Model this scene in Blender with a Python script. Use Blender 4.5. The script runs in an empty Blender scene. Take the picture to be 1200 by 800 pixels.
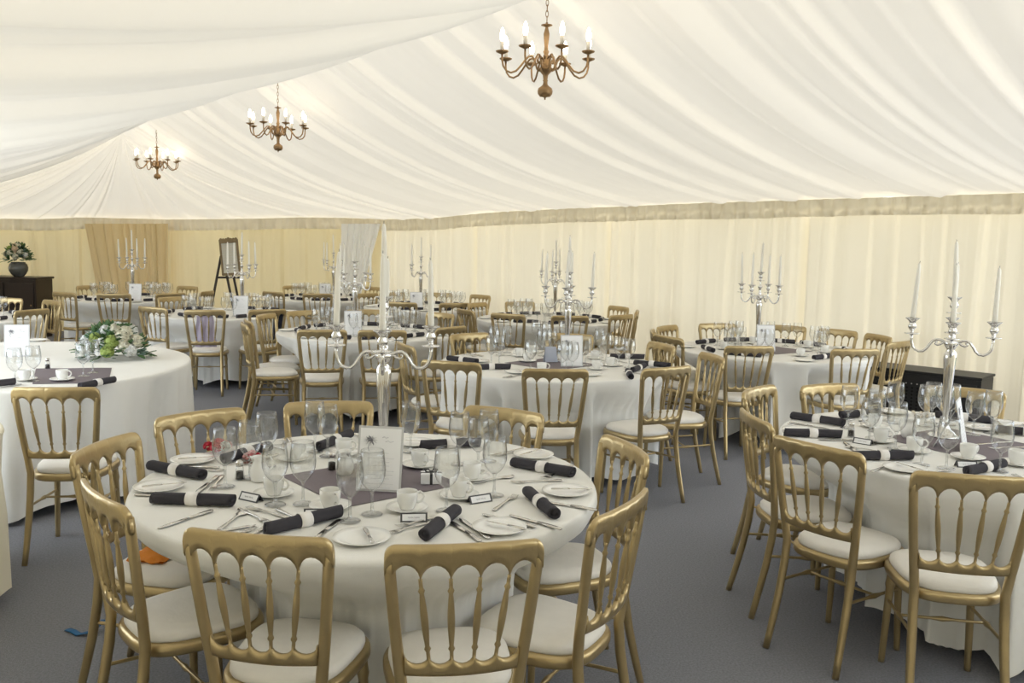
import bpy, math, random
from math import sin, cos, pi, sqrt, atan2, hypot, tan
from mathutils import Vector, Matrix, noise

C = bpy.context.scene.collection
SC = bpy.context.scene

# ------------------------------------------------------------------ camera numbers
FPX, PITCH, ROLL, EYE = 1030.0, math.radians(6.42), math.radians(1.3), 1.655


def ray(px, py):
    dx, dy = px - 600, py - 400
    c, s = cos(ROLL), sin(ROLL)
    x = (dx * c + dy * s) / FPX
    u = -(-dx * s + dy * c) / FPX
    c, s = cos(PITCH), sin(PITCH)
    return Vector((x, c + u * s, -s + u * c))


def at(px, py, z):            # a pixel's point on the level z
    r = ray(px, py)
    return Vector((0, 0, EYE)) + r * ((z - EYE) / r.z)


def deep(px, py, y):          # a pixel's point at the distance y
    r = ray(px, py)
    return Vector((0, 0, EYE)) + r * (y / r.y)


# ------------------------------------------------------------------ materials
def mat(name, col, rough=.5, metal=0., spec=.5, noise_scale=None, noise_amt=.1, bump=0., bump_scale=200., coat=0.,
        emit=None, emit_s=0., sheen=0., stretch=None):
    m = bpy.data.materials.new(name)
    m.use_nodes = True
    nt = m.node_tree
    b = nt.nodes['Principled BSDF']
    b.inputs['Base Color'].default_value = (*col, 1)
    b.inputs['Roughness'].default_value = rough
    b.inputs['Metallic'].default_value = metal
    b.inputs['Specular IOR Level'].default_value = spec
    b.inputs['Coat Weight'].default_value = coat
    b.inputs['Sheen Weight'].default_value = sheen
    if emit:
        b.inputs['Emission Color'].default_value = (*emit, 1)
        b.inputs['Emission Strength'].default_value = emit_s
    if noise_scale or bump:
        tc = nt.nodes.new('ShaderNodeTexCoord')
        src = tc.outputs['Object']
        if stretch:
            mp = nt.nodes.new('ShaderNodeMapping')
            mp.inputs['Scale'].default_value = stretch
            nt.links.new(src, mp.inputs['Vector'])
            src = mp.outputs['Vector']
    if noise_scale:
        n = nt.nodes.new('ShaderNodeTexNoise')
        n.inputs['Scale'].default_value = noise_scale
        n.inputs['Detail'].default_value = 4
        nt.links.new(src, n.inputs['Vector'])
        mx = nt.nodes.new('ShaderNodeMix')
        mx.data_type = 'RGBA'
        mx.inputs['A'].default_value = (*[max(0, c * (1 - noise_amt)) for c in col], 1)
        mx.inputs['B'].default_value = (*[min(1, c * (1 + noise_amt)) for c in col], 1)
        nt.links.new(n.outputs['Fac'], mx.inputs['Factor'])
        nt.links.new(mx.outputs['Result'], b.inputs['Base Color'])
    if bump:
        n2 = nt.nodes.new('ShaderNodeTexNoise')
        n2.inputs['Scale'].default_value = bump_scale
        n2.inputs['Detail'].default_value = 3
        nt.links.new(src, n2.inputs['Vector'])
        bp = nt.nodes.new('ShaderNodeBump')
        bp.inputs['Strength'].default_value = bump
        bp.inputs['Distance'].default_value = .01
        nt.links.new(n2.outputs['Fac'], bp.inputs['Height'])
        nt.links.new(bp.outputs['Normal'], b.inputs['Normal'])
    return m


def cloth_mat(name, col, trans_col, trans, amt=.04):
    """thin fabric: diffuse on the lit side, daylight coming through from the far side"""
    m = bpy.data.materials.new(name)
    m.use_nodes = True
    nt = m.node_tree
    nt.nodes.remove(nt.nodes['Principled BSDF'])
    out = nt.nodes['Material Output']
    d = nt.nodes.new('ShaderNodeBsdfDiffuse')
    t = nt.nodes.new('ShaderNodeBsdfTranslucent')
    mx = nt.nodes.new('ShaderNodeMixShader')
    tc = nt.nodes.new('ShaderNodeTexCoord')
    n = nt.nodes.new('ShaderNodeTexNoise')
    n.inputs['Scale'].default_value = 1.3
    n.inputs['Detail'].default_value = 3
    nt.links.new(tc.outputs['Object'], n.inputs['Vector'])
    cm = nt.nodes.new('ShaderNodeMix')
    cm.data_type = 'RGBA'
    cm.inputs['A'].default_value = (*[c * (1 - amt) for c in col], 1)
    cm.inputs['B'].default_value = (*[min(1, c * (1 + amt)) for c in col], 1)
    nt.links.new(n.outputs['Fac'], cm.inputs['Factor'])
    nt.links.new(cm.outputs['Result'], d.inputs['Color'])
    t.inputs['Color'].default_value = (*trans_col, 1)
    mx.inputs[0].default_value = trans
    nt.links.new(d.outputs[0], mx.inputs[1])
    nt.links.new(t.outputs[0], mx.inputs[2])
    nt.links.new(mx.outputs[0], out.inputs['Surface'])
    return m


def glass_mat(name, tint=(.97, .98, .98), ior=1.5, edge=.55):
    """thin blown glass: clear through the middle, mirror-like and a little darker at the edges"""
    m = bpy.data.materials.new(name)
    m.use_nodes = True
    nt = m.node_tree
    nt.nodes.remove(nt.nodes['Principled BSDF'])
    out = nt.nodes['Material Output']
    tr = nt.nodes.new('ShaderNodeBsdfTransparent')
    gl = nt.nodes.new('ShaderNodeBsdfGlossy')
    gl.inputs['Roughness'].default_value = .03
    lw = nt.nodes.new('ShaderNodeLayerWeight')
    lw.inputs['Blend'].default_value = .5
    pw = nt.nodes.new('ShaderNodeMath')
    pw.operation = 'POWER'
    pw.inputs[1].default_value = 3.0
    nt.links.new(lw.outputs['Facing'], pw.inputs[0])
    cm = nt.nodes.new('ShaderNodeMix')
    cm.data_type = 'RGBA'
    cm.inputs['A'].default_value = (*tint, 1)
    cm.inputs['B'].default_value = (edge, edge, edge, 1)
    nt.links.new(pw.outputs[0], cm.inputs['Factor'])
    nt.links.new(cm.outputs['Result'], tr.inputs['Color'])
    fr = nt.nodes.new('ShaderNodeMath')
    fr.operation = 'MULTIPLY_ADD'
    fr.inputs[1].default_value = .75
    fr.inputs[2].default_value = (ior - 1) * .10
    nt.links.new(pw.outputs[0], fr.inputs[0])
    mx = nt.nodes.new('ShaderNodeMixShader')
    nt.links.new(fr.outputs[0], mx.inputs[0])
    nt.links.new(tr.outputs[0], mx.inputs[1])
    nt.links.new(gl.outputs[0], mx.inputs[2])
    nt.links.new(mx.outputs[0], out.inputs['Surface'])
    return m


M = {}
M['gold'] = mat('gold_paint', (.47, .36, .185), .29, .72, .5, 9, .18, .12, 60)
M['pad'] = mat('ivory_damask', (.80, .765, .70), .55, 0, .3, 24, .05, .12, 70)
M['linen'] = mat('white_table_linen', (.80, .785, .735), .85, 0, .2, 6, .03, .15, 500)
M['cream_linen'] = mat('cream_table_linen', (.80, .74, .58), .85, 0, .2, 6, .03)
M['overlay'] = mat('taupe_overlay', (.17, .14, .155), .6, 0, .3, 30, .08)
M['napkin'] = mat('charcoal_napkin', (.050, .047, .054), .8, 0, .2, 40, .2, .2, 300)
M['ring'] = mat('white_paper_ring', (.82, .79, .75), .7, 0, .2, 150, .08)
M['china'] = mat('white_china', (.82, .81, .77), .16, 0, .5)
M['steel'] = mat('polished_cutlery', (.62, .60, .56), .2, 1, .5)
M['silver'] = mat('polished_silver', (.72, .71, .69), .12, 1, .5)
M['candle'] = mat('ivory_wax', (.86, .83, .74), .45, 0, .4)
M['wick'] = mat('wick', (.05, .05, .05), .9)
M['card'] = mat('white_card', (.84, .84, .84), .6, 0, .3)
M['ink'] = mat('grey_ink', (.30, .30, .33), .8)
M['pale_ink'] = mat('pale_grey_ink', (.55, .55, .57), .8)
M['card_edge'] = mat('silver_grey_mount', (.56, .56, .56), .4, .2)
M['dark_card'] = mat('dark_card_border', (.05, .05, .055), .6)
M['carpet'] = mat('grey_carpet', (.23, .232, .255), .95, 0, .1, 110, .45, .6, 300)
M['grass'] = mat('grass', (.11, .12, .085), .95, 0, .1, 8, .4)
M['lining'] = cloth_mat('ivory_roof_lining', (.87, .835, .765), (.96, .87, .74), .108)
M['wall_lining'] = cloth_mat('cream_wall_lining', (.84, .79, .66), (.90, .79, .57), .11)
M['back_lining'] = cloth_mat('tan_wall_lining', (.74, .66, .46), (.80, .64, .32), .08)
M['valance'] = cloth_mat('cream_valance', (.82, .76, .62), (.85, .75, .5), .13)
M['backlit_amber'] = cloth_mat('painted_backlit_amber', (.80, .64, .36), (.85, .62, .28), .04)  # amber of the light behind the doorway, painted into the cloth
M['painted_daylight_white'] = cloth_mat('painted_daylight_white', (.93, .92, .88), (.94, .92, .88), .05)  # near-opaque white painted in place of daylight through the gap
M['brass'] = mat('aged_brass', (.36, .23, .115), .36, .85, .5, 14, .25)
M['bulb'] = mat('lit_bulb', (.9, .85, .75), .3, 0, .3, emit=(1, .86, .66), emit_s=9)
M['sleeve'] = mat('candle_sleeve', (.82, .76, .66), .5)
M['chrome'] = mat('chrome_tube', (.6, .6, .62), .18, 1)
M['board'] = mat('plywood', (.35, .24, .13), .7, 0, .3, 5, .2)
M['black_metal'] = mat('black_enamel', (.016, .016, .017), .45, 0, .4)
M['black_hole'] = mat('black_void', (.004, .004, .004), .9)
M['dot'] = mat('grey_rivet', (.42, .40, .38), .4, .5)
M['mahogany'] = mat('dark_mahogany', (.022, .012, .009), .35, 0, .4, 7, .4, stretch=(1, 1, .1))
M['easel'] = mat('dark_easel_wood', (.03, .022, .018), .5)
M['frame_gilt'] = mat('antique_gilt', (.20, .145, .075), .45, .5, .5, 40, .35, .3, 60)
M['plan'] = mat('seating_plan_paper', (.52, .49, .40), .6, 0, .3, 3, .05)
M['leaf'] = mat('dark_leaf', (.065, .135, .045), .5, 0, .3, 20, .35)
M['leaf2'] = mat('blue_green_leaf', (.15, .235, .19), .55, 0, .3, 20, .3)
M['lime'] = mat('lime_bloom', (.36, .45, .13), .7, 0, .2, 60, .3, .4, 80)
M['cream_bloom'] = mat('cream_bloom', (.80, .76, .60), .7, 0, .2, 40, .12, .5, 90)
M['white_bloom'] = mat('white_bloom', (.84, .84, .80), .7, 0, .2, 40, .08, .5, 90)
M['peach_bloom'] = mat('peach_bloom', (.78, .60, .42), .7, 0, .2, 40, .15, .5, 90)
M['vase'] = mat('grey_glazed_vase', (.10, .10, .09), .15, .1, .6, 10, .5)
M['shawl'] = mat('lilac_shawl', (.62, .55, .66), .85, 0, .2, 30, .12, .3, 60, sheen=.3)
M['red'] = mat('red_petals', (.50, .02, .04), .6, 0, .3, 40, .3)
M['pink'] = mat('pink_petals', (.80, .42, .40), .7)
M['blue_strap'] = mat('blue_webbing', (.012, .10, .24), .6, 0, .3, 90, .2)
M['dark_cloth'] = mat('dark_patterned_cloth', (.04, .045, .065), .9, 0, .2, 60, .9)
M['blue_card'] = mat('pale_blue_card', (.52, .56, .66), .6)
M['orange'] = mat('orange_fabric', (.75, .26, .03), .8)
M['glass'] = glass_mat('thin_glass', (.98, .985, .985), 1.9, .50)
M['glass_stem'] = glass_mat('stem_glass', (.95, .96, .96), 3.0, .7)
M['pepper'] = mat('peppercorns', (.03, .025, .02), .8, 0, .3, 200, .6)
M['ribbon'] = mat('dark_ribbon', (.03, .028, .03), .5)


# ------------------------------------------------------------------ mesh builder
class MB:
    def __init__(self):
        self.v, self.f, self.s, self.mi = [], [], [], []
        self.cur = 0

    def add(self, vs, fs, smooth=True):
        b = len(self.v)
        self.v += [tuple(p) for p in vs]
        for f in fs:
            self.f.append(tuple(b + i for i in f))
            self.s.append(smooth)
            self.mi.append(self.cur)
        return self

    def grid(self, nu, nv, fn, wrap=False, smooth=True):
        vs = [fn(i, j) for i in range(nu) for j in range(nv)]
        fs = []
        for i in range(nu if wrap else nu - 1):
            for j in range(nv - 1):
                a, b = i * nv + j, ((i + 1) % nu) * nv + j
                fs.append((a, b, b + 1, a + 1))
        return self.add(vs, fs, smooth)

    def lathe(self, prof, n=20, c=(0, 0, 0), smooth=True, caps=True):
        vs, fs = [], []
        m = len(prof)
        for i in range(n):
            a = 2 * pi * i / n
            for r, z in prof:
                vs.append((c[0] + r * cos(a), c[1] + r * sin(a), c[2] + z))
        for i in range(n):
            for j in range(m - 1):
                a, b = i * m + j, ((i + 1) % n) * m + j
                fs.append((a, b, b + 1, a + 1))
        if caps:
            if prof[0][0] > 1e-6:
                fs.append(tuple(i * m for i in reversed(range(n))))
            if prof[-1][0] > 1e-6:
                fs.append(tuple(i * m + m - 1 for i in range(n)))
        return self.add(vs, fs, smooth)

    def tube(self, pts, rad, n=8, flat=1.0, caps=True, up=None):
        pts = [Vector(p) for p in pts]
        if not isinstance(rad, (list, tuple)):
            rad = [rad] * len(pts)
        vs, fs = [], []
        ref = Vector(up) if up else None
        prev = None
        for k, p in enumerate(pts):
            t = (pts[min(k + 1, len(pts) - 1)] - pts[max(k - 1, 0)]).normalized()
            if prev is None:
                r0 = ref or (Vector((0, 0, 1)) if abs(t.z) < .9 else Vector((0, 1, 0)))
                prev = (r0 - t * r0.dot(t)).normalized()
            prev = (prev - t * prev.dot(t)).normalized()
            o = t.cross(prev)
            for i in range(n):
                a = 2 * pi * i / n
                vs.append(p + prev * (cos(a) * rad[k] * flat) + o * (sin(a) * rad[k]))
        for k in range(len(pts) - 1):
            for i in range(n):
                a, b = k * n + i, k * n + (i + 1) % n
                fs.append((a, b, b + n, a + n))
        if caps:
            fs.append(tuple(reversed(range(n))))
            fs.append(tuple((len(pts) - 1) * n + i for i in range(n)))
        return self.add(vs, fs, True)

    def box(self, lo, hi, bev=0.0, mtx=None):
        x0, y0, z0 = lo
        x1, y1, z1 = hi
        b = min(bev, (x1 - x0) / 2.1, (y1 - y0) / 2.1, (z1 - z0) / 2.1)
        if b <= 0:
            vs = [(x, y, z) for z in (z0, z1) for y in (y0, y1) for x in (x0, x1)]
            fs = [(0, 2, 3, 1), (4, 5, 7, 6), (0, 1, 5, 4), (2, 6, 7, 3), (0, 4, 6, 2), (1, 3, 7, 5)]
        else:
            import bmesh
            bm = bmesh.new()
            bmesh.ops.create_cube(bm, size=1)
            for v in bm.verts:
                v.co = Vector(((x0 + x1) / 2 + v.co.x * (x1 - x0), (y0 + y1) / 2 + v.co.y * (y1 - y0), (z0 + z1) / 2 + v.co.z * (z1 - z0)))
            bmesh.ops.bevel(bm, geom=bm.edges[:], offset=b, segments=2, affect='EDGES')
            bm.verts.index_update()
            vs = [v.co.copy() for v in bm.verts]
            fs = [tuple(v.index for v in f.verts) for f in bm.faces]
            bm.free()
        if mtx:
            vs = [mtx @ Vector(v) for v in vs]
        return self.add(vs, fs, False)

    def mesh(self, name, mats, smooth_angle=None):
        me = bpy.data.meshes.new(name)
        me.from_pydata(self.v, [], self.f)
        me.polygons.foreach_set('use_smooth', self.s)
        for m in (mats if isinstance(mats, (list, tuple)) else [mats]):
            me.materials.append(m)
        me.polygons.foreach_set('material_index', self.mi)
        import bmesh
        bm = bmesh.new()
        bm.from_mesh(me)
        bmesh.ops.remove_doubles(bm, verts=bm.verts, dist=1e-6)
        bmesh.ops.recalc_face_normals(bm, faces=bm.faces)
        bm.to_mesh(me)
        bm.free()
        me.update()
        return me

    def obj(self, name, mats, parent=None):
        o = bpy.data.objects.new(name, self.mesh(name, mats))
        C.objects.link(o)
        if parent:
            o.parent = parent
        return o


def empty(name, loc=(0, 0, 0), rz=0.):
    o = bpy.data.objects.new(name, None)
    o.empty_display_size = .1
    C.objects.link(o)
    o.location = loc
    o.rotation_euler = (0, 0, rz)
    return o


def tag(o, label=None, cat=None, group=None, kind=None):
    if label:
        o['label'] = label
    if cat:
        o['category'] = cat
    if group:
        o['group'] = group
    if kind:
        o['kind'] = kind
    return o


USED = set()
KIDS = {}


def kids(o):
    if o.name not in KIDS:
        KIDS[o.name] = [c for c in C.objects if c.parent == o]
    return KIDS[o.name]


def dup(o, parent=None):
    c = o.copy()
    C.objects.link(c)
    if parent:
        c.parent = parent
    for ch in kids(o):
        dup(ch, c)
    return c


def take(proto, loc, rz=0., scale=None):
    """the first use moves the thing itself, later ones copy it and its parts"""
    if proto.name not in USED:
        for ch in kids(proto):
            kids(ch)
        USED.add(proto.name)
        o = proto
    else:
        o = dup(proto)
    o.location = loc
    o.rotation_euler = (0, 0, rz)
    if scale:
        o.scale = (scale,) * 3
    return o


ORD = ['first', 'second', 'third', 'fourth', 'fifth', 'sixth', 'seventh', 'eighth', 'ninth', 'tenth', 'eleventh', 'twelfth',
       'thirteenth', 'fourteenth', 'fifteenth', 'sixteenth', 'seventeenth', 'eighteenth', 'nineteenth', 'twentieth',
       'twenty-first', 'twenty-second', 'twenty-third', 'twenty-fourth']
ORD += ['twenty-' + k for k in ORD[4:9]] + ['thirtieth'] + ['thirty-' + k for k in ORD[:9]] + ['fortieth']


def clock(c, p):
    """angle clockwise (seen from above) round c, starting from the side that faces the camera"""
    f = atan2(-c[1], -c[0])
    a = atan2(p[1] - c[1], p[0] - c[0])
    return (f - a) % (2 * pi)


# ------------------------------------------------------------------ chair
HW_TOP, HW_LOW = .205, .153
SPT, SPB = (-.115, -.038, .038, .115), (-.088, -.029, .029, .088)


def lerp(a, b, t):
    return a + (b - a) * t


def back_y(x, z):
    """the back leans and is bowed: y of its middle plane"""
    base = lerp(-.205, -.262, max(0, (z - .45) / .45))
    hw = lerp(HW_LOW, HW_TOP, max(0, (z - .45) / .45))
    return base - .026 * (1 - min(1, (x / hw) ** 2))


def slab(mb, xs, zb, zt, th, nz=5):
    """a bowed board between the curves zb(x) and zt(x), rounded in section"""
    n = len(xs)
    ring = []
    for x in xs:
        b, t = zb(x), zt(x)
        pts = []
        h = th / 2
        for k in range(nz + 1):
            z = lerp(b, t, k / nz)
            e = min(k, nz - k) / nz
            pts.append((x, back_y(x, z) + h * (1 if 0 < k < nz else .55), z))
        for k in range(nz, -1, -1):
            z = lerp(b, t, k / nz)
            pts.append((x, back_y(x, z) - h * (1 if 0 < k < nz else .55), z))
        ring.append(pts)
    m = len(ring[0])
    vs = [p for r in ring for p in r]
    fs = []
    for i in range(n - 1):
        for k in range(m):
            k2 = (k + 1) % m
            fs.append((i * m + k, i * m + k2, (i + 1) * m + k2, (i + 1) * m + k))
    fs.append(tuple(range(m)))
    fs.append(tuple((n - 1) * m + k for k in reversed(range(m))))
    mb.add(vs, fs, True)


def seat_outline(n, grow=0.):
    out = []
    for i in range(n):
        a = 2 * pi * i / n
        c, s = cos(a), sin(a)
        e = .62
        x = abs(c) ** e * (1 if c > 0 else -1)
        y = abs(s) ** e * (1 if s > 0 else -1)
        hw = lerp(.158, .190, (y + 1) / 2)
        out.append((x * (hw + grow), -.008 + y * (.190 + grow)))
    return out


def make_chair(name='banquet_chair'):
    t = empty(name)
    g = M['gold']
    # crest rail: arches between the spindles
    knots = [-.186] + list(SPT) + [.186]

    def zb(x):
        ax = abs(x)
        if ax >= .186:
            return .845 - (ax - .186) * 1.6
        for a, b in zip(knots, knots[1:]):
            if a <= x <= b:
                u = (x - (a + b) / 2) / ((b - a) / 2)
                return .792 + .052 * sqrt(max(0, 1 - u * u)) ** .9
        return .80

    def zt(x):
        ax = abs(x)
        e = max(0, ax - (HW_TOP - .03)) / .03
        return .900 - .003 * (ax / HW_TOP) ** 2 - .030 * (1 - sqrt(max(0, 1 - min(1, e) ** 2)))
    xs = set()
    for a, b in zip(knots, knots[1:]):
        for k in range(11):
            xs.add(round((a + b) / 2 - (b - a) / 2 * cos(pi * k / 10), 5))
    for k in range(9):
        x = .186 + (HW_TOP - .186) * sin(pi / 2 * k / 8)
        xs |= {round(x, 5), round(-x, 5)}
    mb = MB()
    slab(mb, sorted(xs), zb, zt, .022)
    mb.obj('crest_rail', g, t)
    # lower back rail, scalloped upper edge
    k2 = [-.150] + list(SPB) + [.150]

    def zt2(x):
        for a, b in zip(k2, k2[1:]):
            if a <= x <= b:
                u = (x - (a + b) / 2) / ((b - a) / 2)
                return .590 - .028 * sqrt(max(0, 1 - u * u))
        return .590
    xs = set()
    for a, b in zip(k2, k2[1:]):
        for k in range(9):
            xs.add(round((a + b) / 2 - (b - a) / 2 * cos(pi * k / 8), 5))
    mb = MB()
    slab(mb, sorted(xs), lambda x: .530, zt2, .020, 4)
    mb.obj('lower_rail', g, t)
    # spindles
    for a, b in zip(SPT, SPB):
        mb = MB()
        pts, rad = [], []
        for k in range(29):
            u = k / 28
            z = lerp(.575, .805, u)
            x = lerp(b, a, u)
            r = .0052 + .0048 * max(0, sin(pi * (u - .12) / .76)) ** 1.3 if .12 < u < .88 else .0052
            for q in (.14, .86):
                r = max(r, .0092 * max(0, 1 - ((u - q) / .028) ** 2))
            pts.append((x, back_y(x, z), z))
            rad.append(r)
        mb.tube(pts, rad, 8)
        mb.obj('spindle', g, t)
    # back posts running down into splayed rear legs
    for s in (-1, 1):
        prof = [(.163, -.292, 0), (.160, -.277, .06), (.157, -.257, .14), (.154, -.234, .24), (.152, -.213, .36), (.151, -.205, .45),
                (.160, -.213, .53), (.172, -.226, .63), (.183, -.240, .74), (.191, -.251, .83), (.193, -.254, .862)]
        rad = [.0135, .0145, .0155, .0165, .0170, .0170, .0165, .0160, .0158, .0155, .013]
        MB().tube([(s * x, y, z) for x, y, z in prof], rad, 10, up=(0, 1, 0)).obj('back_post', g, t)
        # front leg, turned near its top
        pts, rad = [], []
        for k in range(25):
            u = k / 24
            z = .415 * (1 - u)
            r = lerp(.0165, .0125, u)
            for q, w in ((.16, .02), (.21, .02)):
                r = max(r, .0195 * max(0, 1 - ((u - q) / w) ** 2))
            pts.append((s * lerp(.148, .162, u), lerp(.140, .152, u), z))
            rad.append(r)
        MB().tube(pts, rad, 10).obj('front_leg', g, t)
        # side stretcher
        pts, rad = [], []
        for k in range(17):
            u = k / 16
            pts.append((s * lerp(.153, .155, u), lerp(-.225, .145, u), lerp(.285, .265, u)))
            rad.append(.0065 + .005 * max(0, 1 - abs(u - .5) / .12))
        MB().tube(pts, rad, 8).obj('stretcher', g, t)
    pts, rad = [], []
    for k in range(17):
        u = k / 16
        pts.append((lerp(-.152, .152, u), -.03, .275))
        rad.append(.006 + .005 * max(0, 1 - abs(u - .5) / .12))
    MB().tube(pts, rad, 8).obj('stretcher', g, t)
    # seat frame and pad
    n = 56
    prof = [(.002, .402), (.010, .404), (.014, .412), (.014, .430), (.010, .439), (-.004, .442), (-.03, .442), (-.03, .402)]
    mb = MB()
    rows = [[(x, y, z) for x, y in seat_outline(n, gr)] for gr, z in prof]
    mb.grid(n, len(prof), lambda i, j: rows[j][i], wrap=True)
    mb.obj('seat_frame', g, t)
    prof = [(-.006, .436), (-.001, .448), (-.003, .462), (-.014, .474), (-.045, .483), (-.10, .487), (-.15, .489)]
    rows = [[(x, y, z) for x, y in seat_outline(n, gr)] for gr, z in prof]
    mb = MB()
    mb.grid(n, len(prof), lambda i, j: rows[j][i], wrap=True)
    mb.add(rows[-1], [tuple(range(n))])
    mb.add(rows[0], [tuple(reversed(range(n)))])
    mb.obj('seat_pad', M['pad'], t)
    return t


# ------------------------------------------------------------------ tableware prototypes
def make_glass(name, far=False):
    t = empty(name)
    n = 12 if far else 24
    bowl = [(.004, .076), (.010, .079), (.022, .089), (.0345, .106), (.0420, .127), (.0440, .146), (.0425, .170), (.0395, .194), (.0370, .214),
            (.0362, .2142), (.0387, .194), (.0417, .170), (.0431, .146), (.0411, .127)]
    foot = [(.0345, 0), (.0348, .0012), (.025, .0030), (.012, .006), (.0060, .011), (.0047, .030), (.0044, .055), (.0055, .070), (.009, .0785)]
    if far:
        bowl = [(.004, .076), (.024, .091), (.041, .125), (.0435, .146), (.037, .214)]
        MB().lathe(bowl, n, caps=False).obj('bowl', M['glass'], t)
        MB().lathe([(.0345, 0), (.025, .003), (.0060, .011), (.0046, .055), (.009, .0785)], 10).obj('stem', M['glass_stem'], t)
    else:
        MB().lathe(bowl, n, caps=False).obj('bowl', M['glass'], t)
        MB().lathe(foot, n).obj('stem', M['glass_stem'], t)
    return t


def make_napkin():
    t = empty('napkin_roll')
    L, R0 = .135, .0205
    n, m = 26, 22
    mb = MB()

    def fn(i, j):
        u = j / (m - 1)
        a = 2 * pi * i / n
        r = R0 * (1 + .05 * sin(3 * a + 5 * u) + .10 * max(0, 1 - abs(a - 2.2) / .5) * (.4 + .6 * sin(pi * u)))
        x = lerp(-L, L, u)
        return (x + .006 * sin(a + 1), r * cos(a), R0 + r * sin(a) * (1 if sin(a) > -.75 else .93))
    mb.grid(n, m, fn, wrap=True)
    for s, j in ((-1, 0), (1, m - 1)):   # rolled-up ends, sunk towards the middle
        ring = [fn(i, j) for i in range(n)]
        inner = [(p[0] - s * .012, p[1] * .45, R0 + (p[2] - R0) * .45) for p in ring]
        core = [(p[0] - s * .002, p[1] * .28, R0 + (p[2] - R0) * .28) for p in ring]
        mid = [(ring[i][0] - s * .001, ring[i][1] * .72, R0 + (ring[i][2] - R0) * .72) for i in range(n)]
        vs = ring + mid + inner + core
        fs = []
        for k in range(3):
            for i in range(n):
                fs.append((k * n + i, k * n + (i + 1) % n, (k + 1) * n + (i + 1) % n, (k + 1) * n + i))
        fs.append(tuple(3 * n + i for i in range(n)))
        mb.add(vs, fs)
    mb.obj('cloth', M['napkin'], t)
    mb = MB()
    n2 = 28
    mb.grid(n2, 4, lambda i, j: (((-.02, -.02, .02, .02)[j]) + 0, (R0 * 1.12 + (.0012 if j in (1, 2) else 0)) * cos(2 * pi * i / n2),
                                 R0 * 1.02 + (R0 * 1.10 + (.0012 if j in (1, 2) else 0)) * max(sin(2 * pi * i / n2), -.92)), wrap=True)
    mb.obj('paper_ring', M['ring'], t)
    return t


def make_cup():
    """a cup; it stands on its saucer, which is a thing of its own"""
    t = empty('coffee_cup')
    body = [(0, .001), (.022, 0), (.024, .003), (.027, .012), (.0325, .024), (.0345, .040), (.0350, .060), (.0340, .0605), (.0330, .058), (.0325, .040),
            (.030, .024), (.022, .010), (0, .008)]
    MB().lathe(body, 26).obj('body', M['china'], t)
    pts = [(.033, 0, .052), (.044, 0, .055), (.054, 0, .047), (.056, 0, .036), (.050, 0, .025), (.040, 0, .019), (.031, 0, .020)]
    MB().tube(pts, [.0045, .0042, .004, .004, .004, .0042, .0045], 8, up=(0, 1, 0)).obj('handle', M['china'], t)
    return t


def plate_mb(R, h):
    return MB().lathe([(0, .001), (R * .55, .0), (R * .60, .003), (R * .80, h * .55), (R, h), (R * .995, h + .0022), (R * .80, h * .62 + .002),
                       (R * .62, .0052), (R * .55, .0038), (0, .0036)], 32)


def flat_tool(pts):
    """pts: x along, half width, z, half thickness"""
    vs, fs = [], []
    for x, w, z, th in pts:
        vs += [(x, -w, z), (x, -w * .6, z + th), (x, w * .6, z + th), (x, w, z), (x, w * .6, z - th), (x, -w * .6, z - th)]
    n = len(pts)
    for i in range(n - 1):
        for k in range(6):
            fs.append((i * 6 + k, i * 6 + (k + 1) % 6, i * 6 + 6 + (k + 1) % 6, i * 6 + 6 + k))
    fs.append(tuple(range(6)))
    fs.append(tuple((n - 1) * 6 + k for k in reversed(range(6))))
    return vs, fs


HANDLE = [(-.098, .006, .0035, .002), (-.094, .0092, .0035, .002), (-.07, .0085, .003, .002), (-.03, .0048, .0035, .0018), (.01, .0034, .0048, .0016)]


def make_fork():
    t = empty('dinner_fork')
    mb = MB()
    mb.add(*flat_tool(HANDLE + [(.035, .0045, .0050, .0014), (.050, .0115, .0036, .001), (.060, .0125, .0030, .001)]))
    for k in range(4):
        y = -.0102 + k * .0068
        a, b = flat_tool([(.059, .0022, .003, .001), (.080, .0019, .0034, .0009), (.098, .0012, .0060, .0007)])
        mb.add([(v[0], v[1] + y, v[2]) for v in a], b)
    mb.obj('fork_metal', M['steel'], t)
    return t


def make_spoon():
    t = empty('dessert_spoon')
    mb = MB()
    mb.add(*flat_tool(HANDLE + [(.035, .0045, .0050, .0014), (.046, .010, .0042, .001), (.060, .0175, .003, .0009), (.075, .019, .0026, .0009), (.090, .014, .0036, .0009), (.098, .005, .006, .0008)]))
    mb.obj('spoon_metal', M['steel'], t)
    return t


def make_knife(name='dinner_knife', s=1.0):
    t = empty(name)
    MB().add(*flat_tool([(-.105, .006, .004, .0025), (-.10, .009, .004, .003), (-.06, .0085, .0045, .003), (-.01, .006, .0045, .003)])).obj('handle', M['steel'], t)
    MB().add(*flat_tool([(-.01, .007, .0045, .0012), (.03, .0095, .0035, .0008), (.08, .0100, .0030, .0007), (.10, .007, .0026, .0006), (.108, .002, .0026, .0005)])).obj('blade', M['steel'], t)
    t.scale = (s,) * 3
    return t


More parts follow.
